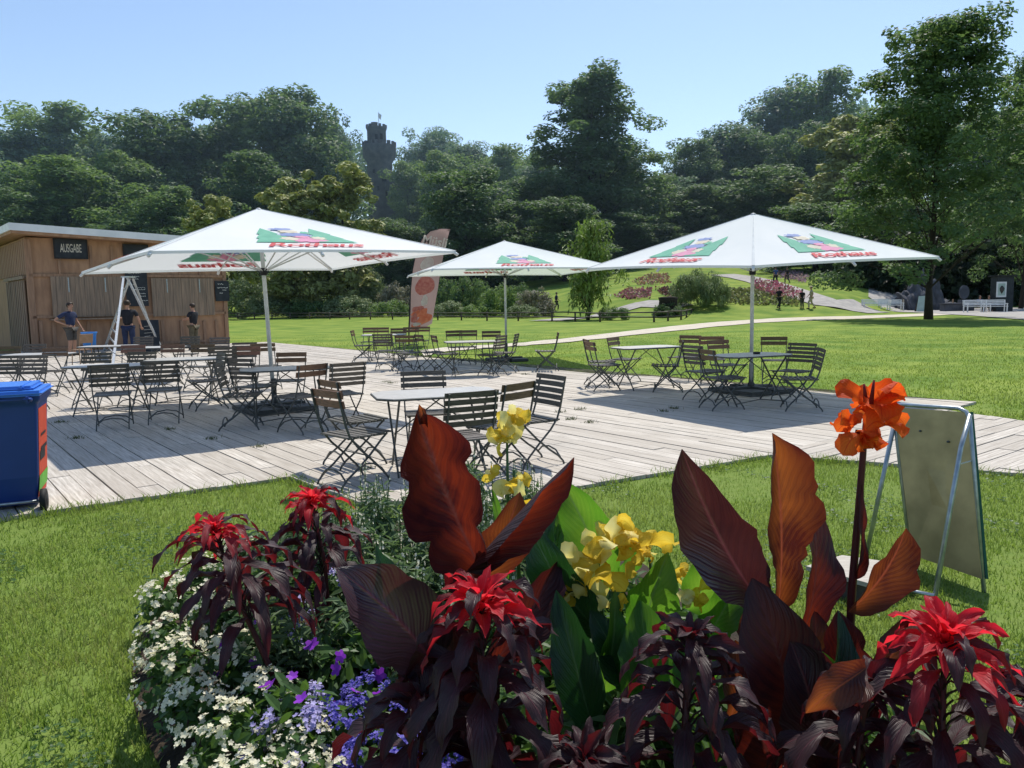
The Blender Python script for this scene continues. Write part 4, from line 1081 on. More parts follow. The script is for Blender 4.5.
# ================================================================== BEACH FLAG
M_['flag'] = pmat('flag cloth', (.26, .18, .18), (.22, .155, .155), scale=2, rough=.85, trans=.45, tcol=(.38, .27, .27))
M_['flag_orange'] = pmat('flag orange', (.70, .17, .09), (.82, .28, .16), scale=6, rough=.85, trans=.3)
M_['flag_red'] = pmat('flag red', (.50, .13, .11), (.62, .25, .2), scale=9, rough=.85, trans=.3, detail=8)
M_['flag_white'] = pmat('flag white', (.72, .66, .60), (.62, .5, .45), scale=6, rough=.85, trans=.3)
def beachflag():
    o = G(409, 345.5); T = thing('beach_flag', 'curved brown and orange advertising beach flag on the lawn behind the tables', 'flag', tuple(o))
    def L(px, py, dy=0): p = W(px, py, o.y + dy) - o; return p
    outline_l = [(409.5, 330), (410.5, 310), (411, 290), (413, 270), (417, 250), (423, 238), (431, 231), (440, 228.6), (450, 229)]
    outline_r = [(432, 323.5), (435, 305), (438, 288), (441, 268), (444.5, 250), (447, 240), (448.5, 235), (449.2, 232), (450.5, 229.3)]
    mb = MB(); vs = []; fs = []; nx = 8
    def S(i, t):
        k = min(int(i), len(outline_l) - 2); f = i - k
        a = [outline_l[k][c] * (1 - f) + outline_l[k + 1][c] * f for c in (0, 1)]; b_ = [outline_r[k][c] * (1 - f) + outline_r[k + 1][c] * f for c in (0, 1)]
        q = [a[c] * (1 - t) + b_[c] * t for c in (0, 1)]; q[1] += (2.2 * math.sin(t * 3.1) if i < .5 else 0)
        return L(q[0], q[1], .12 * math.sin(t * 3.0 + i * .9) * t)
    n = (len(outline_l) - 1) * 3
    for j in range(n + 1):
        for k in range(nx + 1): vs.append(S(j / 3, k / nx))
    for j in range(n):
        for k in range(nx): a = j * (nx + 1) + k; fs.append((a, a + 1, a + nx + 2, a + nx + 1))
    mb.add(vs, fs, 0, True); fl_ = mb.build('banner', M_['flag'], T)
    mb = MB()
    def blob(ci, ct, ri, rt, mi, n=16, wob=.12, off=.015):
        pts = []; 
        for q in range(n):
            a = q / n * 6.283; rr = 1 + wob * math.sin(a * 3 + ci * 7) + wob * .6 * math.sin(a * 5 + ct * 9)
            pts.append(S(max(0, min(7.9, ci + ri * math.sin(a) * rr)), max(.02, min(.98, ct + rt * math.cos(a) * rr))) + Vector((0, -off, 0)))
        mb.add(pts + [S(ci, ct) + Vector((0, -off, 0))], [(j, (j + 1) % n, n) for j in range(n)], mi)
    blob(2.15, .50, .48, .36, 1, wob=.05); blob(3.25, .48, .38, .24, 2, wob=.04, off=.02); blob(1.35, .55, .3, .13, 2, off=.02)
    blob(.75, .40, .2, .34, 0); blob(.42, .62, .22, .34, 0); blob(.15, .25, .15, .2, 0); blob(.55, .18, .22, .14, 1, off=.02); blob(.28, .3, .1, .18, 2, off=.025); blob(.95, .3, .18, .24, 1)
    mb.build('printed_picture', [M_['flag_orange'], M_['flag_red'], M_['flag_white']], fl_)
    V, Fc = text_mesh('Müsli', .5, bold=.012, shear=.12); wd = max(v.x for v in V) - min(v.x for v in V)
    c = S(4.75, .52) + Vector((0, -.03, 0)); mb = MB(); ww = .95; an = R(-9)
    mb.add([c + Vector((v.x * ww / wd * math.cos(an) - v.y * math.sin(an), 0, v.x * ww / wd * math.sin(an) + v.y * math.cos(an))) for v in V], Fc); mb.build('lettering', M_['flag_white'], fl_)
    mb = MB(); mb.tube([Vector((0, 0, 0))] + [L(a - .6, b_) for a, b_ in outline_l], [.03] * 3 + [.022] * 4 + [.014] * 3, 6); mb.build('pole', M_['black'], T)
    mb = MB(); mb.box((0, 0, .02), (.7, .08, .04)); mb.box((0, 0, .022), (.08, .7, .04)); mb.build('cross_base', M_['black'], T)
beachflag()

# ================================================================== WHEELIE BIN
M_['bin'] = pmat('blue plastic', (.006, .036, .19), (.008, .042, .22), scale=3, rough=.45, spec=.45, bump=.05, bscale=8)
M_['lid'] = pmat('sunlit blue lid', (.03, .17, .62), (.035, .19, .66), scale=3, rough=.36, spec=.5)  # lighter than the body's blue: sun glint put into the colour
M_['st_red'] = pmat('sticker red', (.58, .07, .03), (.5, .06, .025), scale=5)
M_['st_green'] = pmat('sticker green', (.16, .50, .06))
def wheelie():
    cn = G(41, 512); o = cn + Vector((-.30, .11, 0)); ang = R(-67)      # local +X : rear face with the wheels, local -Y : side face to the camera
    T = thing('wheelie_bin', 'blue wheelie bin with an orange and green sticker, cut off by the left border', 'bin', tuple(o), ang)
    mb = MB()
    def ring(z, ax, bx, ay): return [(-ax, -ay, z), (bx, -ay, z), (bx, ay, z), (-ax, ay, z)]
    R_ = [ring(.06, .24, .17, .21), ring(.30, .26, .22, .235), ring(.90, .33, .235, .27), ring(.93, .36, .26, .30), ring(.97, .36, .26, .30)]
    vs = [p for r in R_ for p in r]; fs = [(3, 2, 1, 0)] + [(i * 4 + k, i * 4 + (k + 1) % 4, (i + 1) * 4 + (k + 1) % 4, (i + 1) * 4 + k) for i in range(4) for k in range(4)]
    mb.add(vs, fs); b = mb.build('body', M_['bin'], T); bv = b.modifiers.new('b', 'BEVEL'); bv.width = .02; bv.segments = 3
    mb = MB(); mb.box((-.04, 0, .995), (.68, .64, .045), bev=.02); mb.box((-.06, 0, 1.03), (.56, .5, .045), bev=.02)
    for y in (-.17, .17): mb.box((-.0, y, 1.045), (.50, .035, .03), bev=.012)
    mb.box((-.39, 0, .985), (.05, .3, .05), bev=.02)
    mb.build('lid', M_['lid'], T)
    mb = MB(); mb.tube([(.33, -.24, .95), (.36, -.24, .955), (.36, .24, .955), (.33, .24, .95)], .02, 8)
    for y in (-.22, 0, .22): mb.box((.30, y, .95), (.12, .05, .05), bev=.015)
    mb.build('handle', M_['bin'], T)
    mb = MB(); mb.tube([(.24, -.27, .10), (.24, .27, .10)], .012, 6); mb.build('axle', M_['galv'], T)
    for y in (-.265, .265):
        mb = MB(); M3 = Matrix.Rotation(R(90), 3, 'X'); k0 = len(mb.v)
        mb.lathe((0, 0, 0), [(.07, -.025), (.098, -.02), (.1, 0), (.098, .02), (.07, .025)], 20)
        mb.v = [tuple(M3 @ Vector(v) + Vector((.24, y, .10))) for v in mb.v]; wh = mb.build('wheel', M_['rubber'], T)
        mb = MB(); mb.lathe((0, 0, 0), [(.05, -.028), (.055, 0), (.05, .028)], 14); mb.v = [tuple(M3 @ Vector(v) + Vector((.24, y, .10))) for v in mb.v]; mb.build('hub', M_['black'], wh)
    # sticker on the side face that looks to the right
    def bx(z): return .235 + (z - .30) / .6 * .035 if z > .3 else .21 + (z - .06) / .24 * .025
    def quad(z0, z1, f0, f1, mi, m, off=.004):
        vs = []; zs = [z0] + ([.3] if z0 < .3 < z1 else []) + [z1]
        for z in zs: vs += [(f0, bx(z) + off, z), (f1, bx(z) + off, z)]
        m.add(vs, [(2 * k, 2 * k + 1, 2 * k + 3, 2 * k + 2) for k in range(len(zs) - 1)], mi)
    m = MB(); quad(.12, .86, -.24, .19, 0, m); quad(.17, .30, -.24, .19, 1, m, .008); quad(.50, .53, -.2, .1, 2, m, .008); quad(.42, .50, -.1, .15, 2, m, .008); quad(.62, .64, -.15, .1, 2, m, .008)
    m.build('sticker', [M_['st_red'], M_['st_green'], M_['black']], T)
wheelie()

# ================================================================== FOLDING CHAIRS AND TABLES
def chair_parts(kind):
    """local: sitter faces +Y. returns list of (name, mesh, material)"""
    out = []; g = random.Random(3)
    slat = M_['slat_brown'] if kind == 'two' else M_['slat_grey']
    def bar1(s): x = .205 * s; return [(x, -.265, .86), (x, -.235, .72), (x, -.20, .56), (x, -.165, .46), (x, -.09, .36), (x, .04, .235), (x, .15, .12), (x, .205, .05), (x, .225, .0)]
    def bar2(s): x = .185 * s; return [(x, .225, .445), (x, .17, .40), (x, .04, .27), (x, -.09, .16), (x, -.19, .09), (x, -.245, .03), (x, -.255, .0)]
    for s in (-1, 1):
        mb = MB(); mb.tube(bar1(s), .0085, 5, flat=1.3); out.append(('back_post', mb, M_['steel']))
        mb = MB(); mb.tube(bar2(s), .0085, 5, flat=1.3); out.append(('rear_leg', mb, M_['steel']))
        mb = MB(); mb.tube([(.196 * s, -.18, .44), (.196 * s, .22, .44)], .008, 5); out.append(('seat_rail', mb, M_['steel']))
    for (y, z, x, up, yy) in ((.20, .055, .205, .085, .0), (-.21, .075, .185, .08, 0)):
        mb = MB(); mb.tube([(-x, y, z), (-x * .6, y + yy, z + up * .75), (0, y + yy, z + up), (x * .6, y + yy, z + up * .75), (x, y, z)], .009, 5); out.append(('foot_stretcher', mb, M_['steel']))
    mb = MB(); mb.tube([(-.19, .03, .262), (.19, .03, .262)], .006, 5); out.append(('pivot_rod', mb, M_['steel']))
    mb = MB(); n = 7
    for i in range(n):
        y = -.17 + i * (.40 / (n - 1)); z = .458 - .012 * math.sin(i / (n - 1) * 3.14) - (.008 if i == 0 else 0)
        mb.box((0, y, z), (.43, .048, .016), bev=.004)
    out.append(('seat', mb, M_['seat']))
    mb = MB()
    rows = [(.83, .066), (.745, .066)] if kind == 'two' else [(.845, .045), (.783, .045), (.721, .045), (.659, .045), (.597, .045)]
    for z, h in rows:
        y = -.265 + (.86 - z) * .21 + .013; wd = .215 + (0.02 if kind == 'five' else .01)
        # slightly curved slat
        vs = []; fs = []; n = 6
        for k in range(n + 1):
            x = -wd + 2 * wd * k / n; cy = y - .012 * (1 - (x / wd) ** 2) + .006; t = -.2
            for (dy, dz) in ((-.008, -h / 2), (.008, -h / 2), (.008, h / 2), (-.008, h / 2)): vs.append((x, cy + dy - dz * .2, z + dz))
        for k in range(n):
            for q in range(4): fs.append((k * 4 + q, k * 4 + (q + 1) % 4, (k + 1) * 4 + (q + 1) % 4, (k + 1) * 4 + q))
        fs += [(3, 2, 1, 0), (n * 4, n * 4 + 1, n * 4 + 2, n * 4 + 3)]; mb.add(vs, fs)
    out.append(('backrest', mb, slat))
    res = []
    for nm, m, mt in out: o = m.build(nm, mt); res.append((nm, o.data)); bpy.data.objects.remove(o)
    return res
CH = {k: chair_parts(k) for k in ('two', 'five')}
def chair(px, py, ang, kind, label, group='folding beer garden chairs', z=DECKZ, loc=None, sc=1.0):
    p = G(px, py) if loc is None else loc
    t = thing('folding_chair', label, 'chair', (p.x, p.y, z), R(-ang), group); t.scale = (sc * 1.06, sc * 1.06, sc * 1.02)
    for nm, me in CH[kind]:
        o = bpy.data.objects.new(nm, me); link(o, t)
    return t
def table_parts():
    out = []; c = .13; a, b = .60, .36
    pts = [(-a + c, -b), (a - c, -b), (a, -b + c), (a, b - c), (a - c, b), (-a + c, b), (-a, b - c), (-a, -b + c)]
    mb = MB(); mb.poly(pts, .742, .758); out.append(('table_top', mb, M_['table']))
    mb = MB(); mb.tube([(p[0], p[1], .745) for p in pts + pts[:1]], .012, 5); out.append(('edge_band', mb, M_['steel']))
    for s in (-1, 1):
        x = s * .42
        for q in (-1, 1):
            mb = MB(); mb.tube([(x + .015 * q, -q * .30, .735), (x + .015 * q, 0, .37), (x + .015 * q, q * .30, .012)], .011, 5, flat=1.4); out.append(('leg', mb, M_['steel']))
    for q in (-1, 1):
        mb = MB(); mb.tube([(-.44, q * .27, .05), (0, q * .27, .10), (.44, q * .27, .05)], .008, 5); out.append(('foot_stretcher', mb, M_['steel']))
        mb = MB(); mb.tube([(-.42 * q, .0, .37), (.1 * q, 0, .735)], .007, 5); out.append(('brace', mb, M_['steel']))
    res = []
    for nm, m, mt in out: o = m.build(nm, mt); res.append((nm, o.data)); bpy.data.objects.remove(o)
    return res
TB = table_parts()
def table(px, py, ang, label, sc=1.0):
    p = G(px, py); t = thing('folding_table', label, 'table', (p.x, p.y, DECKZ), R(ang), 'folding beer garden tables')
    t.scale = (sc, sc, 1)
    for nm, me in TB: o = bpy.data.objects.new(nm, me); link(o, t)
    return t
table(288, 424, 20, 'folding table in the shade right in front of the mast of the left parasol', 1.0)
table(112, 416, 4, 'bluish shaded folding table behind the two dark slatted chairs on the left')
table(188, 405, 8, 'bright sunlit folding table behind the third dark chair left of the left mast')
table(111, 380, 5, 'small-looking pale table top directly in front of the foot of the ladder')
table(158, 383, 5, 'pale table between the ladder foot and the row of brown chair backs')
table(43, 394, 3, 'folding table behind the wheelie bin near the hut door')
table(385, 363, 3, 'folding table at the left end of the far group, left of the beach flag')
table(473, 377, 12, 'folding table in the shade of the middle parasol')
table(438, 472, 17, 'nearest folding table, pale top behind the big red canna leaf', 1.0)
table(646, 390, 22, 'folding table on the sunny left side of the right-hand group')
table(749, 406, 20, 'dark folding table under the right parasol')
CHAIRS = [
 # left group
 (290, 412, 178, 'two', 'brown two-slat chair behind the mast table, facing the viewer just right of the left mast'),
 (303, 434, -52, 'two', 'brown two-slat chair seen from behind, tucked at the right side of the mast table'),
 (343, 431, -35, 'five', 'five-slat chair with its back to the viewer beyond the two light brown chairs'),
 (356, 467, 52, 'two', 'light brown two-slat chair, the rear one of the pair standing apart in the sun'),
 (355, 486, 45, 'two', 'light brown two-slat chair nearest the flower bed, its seat in full sun'),
 (243, 431, 80, 'five', 'chair seen from the side in the shade, in front and left of the left mast'),
 (256, 420, 25, 'five', 'grey five-slat chair with its back to the viewer left of the mast table'),
 (208, 411, -125, 'five', 'dark five-slat chair beside the bright sunlit table'),
 (166, 424, -18, 'five', 'dark five-slat chair, second of the two in front of the shaded table'),
 (115, 430, -22, 'five', 'dark five-slat chair standing foremost at the edge of the left shadow'),
 (93, 409, 178, 'five', 'grey chair facing the viewer behind the left half of the shaded table'),
 (138, 408, 182, 'five', 'grey chair facing the viewer behind the right half of the shaded table'),
 (170, 392, 180, 'two', 'brown-backed chair behind the sunlit table, left of a similar one'),
 (200, 392, 182, 'two', 'brown-backed chair behind the sunlit table, right of a similar one'),
 (131, 392, 176, 'two', 'brown-backed chair in line with the ladder foot'),
 (141, 374, 180, 'five', 'grey slatted chair directly behind the legs of the person at the ladder'),
 (27, 414, 184, 'five', 'pale grey five-slat chair right behind the lid of the wheelie bin'),
 (-1, 414, 176, 'five', 'grey chair cut by the left border behind the wheelie bin'),
 (5, 392, 180, 'two', 'brown-backed chair at the left border in front of the hut door'),
 (52, 397, 176, 'two', 'brown-backed chair at the table near the hut door'),
 (31, 388, 180, 'five', 'grey chair behind the table near the hut door'),
 (188, 374, 180, 'five', 'grey chair at the hut wall in front of the person in khaki trousers'),
 (217, 377, 185, 'five', 'dark chair at the right corner of the hut'),
 (243, 389, 178, 'five', 'wide-looking five-slat chair left of the left mast, farthest in its row'),
 (246, 398, 176, 'two', 'brown-backed chair left of the left mast between two grey ones'),
 (268, 391, 150, 'two', 'brown-backed chair turned away, touching the left mast'),
 (225, 399, 160, 'five', 'grey chair behind the dark one at the sunlit table'),
 # far group
 (363, 363, 88, 'two', 'leftmost chair of the far group, seen from the side against the lawn'),
 (370, 358, 180, 'two', 'dark-backed chair behind the left far table, left of a pair'),
 (381, 358, 178, 'two', 'dark-backed chair behind the left far table, right of a pair'),
 (386, 371, 4, 'five', 'grey five-slat chair with its back to the viewer at the left far table'),
 (398, 360, 182, 'two', 'chair with low dark back left of the flag pole foot'),
 (411, 358, 178, 'two', 'dark-backed chair touching the flag pole foot'),
 (421, 357, 190, 'two', 'dark-backed chair just right of the flag pole foot'),
 (403, 371, 80, 'two', 'reddish-backed chair left of the foremost dark one under the flag'),
 (409, 374, 10, 'two', 'foremost dark reddish chair below the beach flag'),
 (430, 373, 60, 'two', 'small-backed chair at the left end of the shaded far table, left one'),
 (446, 375, 70, 'two', 'small-backed chair at the left end of the shaded far table, right one'),
 (459, 366, 150, 'two', 'chair behind the shaded far table, leftmost and turned sideways'),
 (468, 366, 182, 'two', 'chair behind the shaded far table, facing the viewer'),
 (491, 368, 184, 'two', 'dark-backed chair left of the middle mast behind the shaded far table'),
 (492, 377, -62, 'five', 'black-looking five-slat chair at the right end of the shaded far table'),
 (506, 374, -80, 'five', 'narrow-looking chair seen from the side right of the middle mast'),
 (547, 372, -88, 'two', 'lone folding chair seen from the side at the edge of the deck'),
 # near table
 (428, 458, 168, 'five', 'tilted grey slatted chair behind the nearest table'),
 (462, 492, -28, 'five', 'large dark five-slat chair with its back to the viewer at the nearest table'),
 (500, 476, -50, 'two', 'brown two-slat chair right of the nearest table, behind the yellow blooms'),
 (531, 467, -122, 'five', 'grey blue five-slat chair rightmost at the nearest table'),
 # right group
 (603, 392, 72, 'two', 'leftmost brown-backed chair of the right-hand group, nearer of two'),
 (600, 387, 84, 'two', 'chair half hidden behind the leftmost chair of the right-hand group'),
 (625, 384, 125, 'two', 'brown-backed chair behind the left end of the sunny table'),
 (667, 393, -78, 'two', 'chair seen from the side at the right end of the sunny table'),
 (684, 382, -140, 'two', 'dark-backed chair behind the right end of the sunny table, tallest against the lawn'),
 (712, 385, 190, 'two', 'small dark-backed chair against the lawn between the two right-hand tables'),
 (727, 393, 155, 'two', 'dark-backed chair behind the left end of the table under the right parasol'),
 (704, 402, 62, 'five', 'green-grey five-slat chair turned to the table under the right parasol'),
 (722, 411, 75, 'two', 'foremost reddish-backed chair left of the table under the right parasol'),
 (774, 387, -165, 'two', 'dark-backed chair right of the right mast, against the lawn'),
 (792, 402, -128, 'five', 'dark brown five-slat chair at the right end of the shaded table'),
 (800, 412, -80, 'five', 'rightmost black chair of the right-hand group seen from the side'),
]
for c in CHAIRS: chair(*c)
# small item on the right table
p = W(758, 357, G(749, 406).y); mb = MB(); mb.lathe((0, 0, 0), [(.05, 0), (.055, .03), (.04, .035), (.035, .015)], 12)
o = mb.build('ashtray', M_['black'], loc=(G(749, 406).x + .12, G(749, 406).y + .05, .758 + DECKZ)); tag(o, 'small black ashtray on the table under the right parasol', 'ashtray')
# things by the hut
M_['bluecloth'] = pmat('blue cloth', (.03, .18, .55), (.04, .22, .6), scale=5, rough=.7)
M_['lightwood'] = pmat('light wood', (.32, .20, .12), (.26, .16, .09), scale=8, rough=.6)
p = G(91, 362); T = thing('tub', 'bright blue plastic tub on a small dark stool by the person in navy', 'tub', (p.x, p.y, DECKZ + .42), R(20))
mb = MB(); mb.lathe((0, 0, 0), [(.17, 0), (.20, .36), (.225, .44), (.235, .45), (.235, .47), (.21, .47), (.205, .44), (.18, .05)], 14); mb.build('tub_wall', M_['bluecloth'], T)
T = thing('stool', 'small dark stool under the bright blue tub', 'stool', (p.x, p.y, DECKZ), R(10))
mb = MB(); mb.box((0, 0, .405), (.42, .42, .03), bev=.006); mb.build('seat', M_['black'], T)
for a in (-1, 1):
    for b in (-1, 1): mb = MB(); mb.tube([(a * .17, b * .17, .39), (a * .2, b * .2, 0)], .018, 6); mb.build('leg', M_['black'], T)
p = G(83, 366); T = thing('wooden_chair', 'light wooden chair turned sideways in front of the blue tub', 'chair', (p.x, p.y, DECKZ), R(60))
mb = MB(); mb.box((0, 0, .44), (.40, .42, .025), bev=.006); mb.build('seat', M_['lightwood'], T)
mb = MB(); M3 = Matrix.Rotation(R(12), 3, 'X'); mb.box((0, -.25, .76), (.40, .02, .26), M=M3); mb.build('backrest', M_['lightwood'], T)
for a in (-1, 1):
    for b, (y0, y1, z1) in ((-1, (-.17, -.28, .86)), (1, (.17, .2, .43))): mb = MB(); mb.tube([(a * .19, b * .2, 0), (a * .18, y0, .43), (a * .18, y1, z1)] if b < 0 else [(a * .19, .2, 0), (a * .18, .17, .43)], .014, 5); mb.build('leg', M_['lightwood'], T)

# ================================================================== A-FRAME SIGN (back side) AND PLANK
def aframe():
    F0 = G(984, 592); Pl = G(912, 566); o = Vector((F0.x - .25, F0.y, 0)); T = thing('pavement_sign', 'metal A-frame sign seen from behind with a blank zinc panel and a tubular prop', 'sign', tuple(o))
    L = lambda px, py, Y: W(px, py, Y) - o
    yr = F0.y; yl = Pl.y       # panel right foot / left foot
    tr = L(969, 409, yr + .33); tl = L(893, 404, yl + .33); br = F0 - o; bl = Pl - o
    # tube of panel frame
    mb = MB(); cr = .06
    def corner(a, b, c): return [b + (a - b).normalized() * cr, b + (a - b).normalized() * cr * .3 + (c - b).normalized() * cr * .3, b + (c - b).normalized() * cr]
    mb.tube([bl] + corner(bl, tl, tr) + corner(tl, tr, br) + [br], .013, 8); mb.build('panel_frame', M_['galv'], T)
    mb = MB(); e = .02; q = []
    for a, f, g_ in ((bl, .04, 0), (br, .04, 0), (tr, .04, 0), (tl, .04, 0)): q.append(a)
    cen = (bl + br + tr + tl) / 4; q = [a + (cen - a) * .04 for a in q]; q[0].z += .05; q[1].z += .05
    nrm = (q[1] - q[0]).cross(q[3] - q[0]).normalized() * .008
    mb.add([a + nrm for a in q] + [a - nrm for a in q], [(0, 1, 2, 3), (7, 6, 5, 4), (0, 4, 5, 1), (1, 5, 6, 2), (2, 6, 7, 3), (3, 7, 4, 0)])
    pn = mb.build('panel', M_['plate'], T)
    M_['green_edge'] = pmat('green edge', (.02, .10, .06))
    mb = MB(); mb.tube([q[1] + Vector((.022, 0, 0)), q[2] + Vector((.022, 0, 0))], .011, 4); mb.build('panel_edge', M_['green_edge'], T)
    for f in ((.35, .85), (.72, .8)):
        c = q[0].lerp(q[1], f[0]).lerp(q[3].lerp(q[2], f[0]), f[1]); mb = MB(); 
        d = nrm.normalized() * (-1 if nrm.y > 0 else 1); mb.tube([c, c + d * .014], .007, 6); mb.build('bolt', M_['steel'], T)
    # prop legs
    fr = G(934, 601) - o; fl_ = G(888, 592) - o; fl_ = Vector((G(866, 548).x, G(866, 548).y, 0)) - o
    h1 = L(961, 447, yr + .22); h2 = tl.lerp(bl, .12)
    mb = MB(); mb.tube([fr, h1, tr + Vector((-.01, -.03, -.03))], .014, 8); mb.build('prop_leg', M_['galv'], T)
    mb = MB(); mb.tube([G(867, 552) - o, h2 + Vector((-.02, -.03, 0))], .014, 8); mb.build('prop_leg', M_['galv'], T)
    mb = MB(); mb.tube([fr + Vector((0, 0, .03)), G(890, 592) - o + Vector((0, 0, .03))], .012, 8); mb.build('cross_bar', M_['galv'], T)
    mb = MB(); s_ = L(973, 463, yr + .2); mb.tube([h1 + Vector((0, 0, -.1)), q[2].lerp(q[1], .3)], .004, 4); mb.build('stay_cord', M_['chalk'], T)
    # low wooden plank box under it
    B = thing('plank_box', 'low wooden box with a pale sunlit top on the grass under the metal sign', 'box', tuple(G(868, 585)))
    ob = G(868, 585); P = [Vector((q.x - ob.x, q.y - ob.y, 0)) for q in (G(806, 566, .145), G(872, 584, .145), G(918, 566, .145), G(842, 555, .145))]
    mb = MB(); mb.add([p + Vector((0, 0, .12)) for p in P] + [p + Vector((0, 0, .145)) for p in P], [(3, 2, 1, 0), (4, 5, 6, 7)] + [(i, (i + 1) % 4, 4 + (i + 1) % 4, 4 + i) for i in range(4)])
    mb.build('top_board', M_['deck_plain'], B)
    mb = MB(); c = sum(P, Vector()) / 4; Q = [c + (p - c) * .93 for p in P]; mb.add([p for p in Q] + [p + Vector((0, 0, .119)) for p in Q], [(i, (i + 1) % 4, 4 + (i + 1) % 4, 4 + i) for i in range(4)])
    mb.build('side_board', M_['fence'], B)
M_['deck_plain'] = pmat('pale board', (.50, .46, .40), (.40, .36, .31), scale=6, rough=.7, stretch=(2, 9, 9), bump=.2)
aframe()

# ================================================================== FAR RIGHT: grotto, benches, boards
M_['rock'] = pmat('tufa rock', (.115, .12, .14), (.06, .065, .075), scale=1.2, rough=.95, bump=1.0, bscale=2.5)
def grotto():
    p = GT(918, 310.5); g = np.random.default_rng(5); bm = bmesh.new()
    for (dx, dy, sx, sy, sz) in ((0, 0, 2.6, 1.8, 3.0), (-1.8, .1, 1.6, 1.4, 1.9), (1.4, .2, 1.9, 1.5, 3.3), (3.2, 0, 2.2, 1.3, 1.1), (-3.2, 0, 1.5, 1.1, .9), (5.0, .2, 1.6, 1.2, .7), (.6, .2, 1.0, 1, 3.9)):
        r = bmesh.ops.create_icosphere(bm, subdivisions=4, radius=1)
        for v in r['verts']:
            n = math.sin(v.co.x * 7 + dx) * math.sin(v.co.y * 8) * .12 + math.sin(v.co.z * 5 + dx * 3 + v.co.x * 9) * .12 + g.normal() * .035
            v.co = Vector((v.co.x * sx * (1 - .3 * v.co.z) + dx, v.co.y * sy + dy, max(-.1, v.co.z) * sz)) * (1 + n)
    me = bpy.data.meshes.new('rock_grotto'); bm.to_mesh(me); bm.free(); me.materials.append(M_['rock'])
    o = link(bpy.data.objects.new('rock_grotto', me)); o.location = (p.x, p.y, p.z - .1); o.scale = (.72, .9, .92); tag(o, 'grey craggy rock grotto in the shade behind the lawn tree', 'rock')
grotto()
def bench(px, py, label, rot=0, wd=2.2):
    p = GT(px, py + .6); T = thing('white_bench', label, 'bench', (p.x, p.y, p.z + .05), rot, 'white park benches')
    mb = MB()
    for i in range(4): mb.box((0, -.18 + i * .12, .45), (wd, .09, .035))
    mb.build('seat', M_['white'], T)
    mb = MB()
    for i in range(4): mb.box((0, .28 + i * .015, .58 + i * .12), (wd, .03, .08))
    mb.build('backrest', M_['white'], T)
    for s in (-1, 1):
        mb = MB(); x = s * (wd / 2 - .08); mb.box((x, -.2, .22), (.07, .07, .43)); mb.box((x, .25, .45), (.07, .07, .9)); mb.box((x, 0, .66), (.08, .55, .05)); mb.box((x, -.2, .54), (.06, .06, .2)); mb.build('side_frame', M_['white'], T)
bench(876, 310.4, 'white bench left of the rock grotto, nearest to the path', 0, 2.4)
bench(891, 310.4, 'white bench left of the rock grotto, nearest to the rock', 0, 2.2)
bench(977, 312, 'white bench with two seated people, left part', R(8), 2.2)
bench(994, 312, 'white bench right of the two seated people', R(-8), 1.9)
p = GT(980, 312); person('seated person in a light blue top on the white bench, left of two', (p.x, p.y + .1, p.z + .03), R(170), SIT, 'jeans', 'greycloth', 1.75)
p = GT(989, 312); person('seated person in dark clothes on the white bench, right of two', (p.x, p.y + .1, p.z + .03), R(190), SIT, 'blackcloth', 'blackcloth', 1.75)
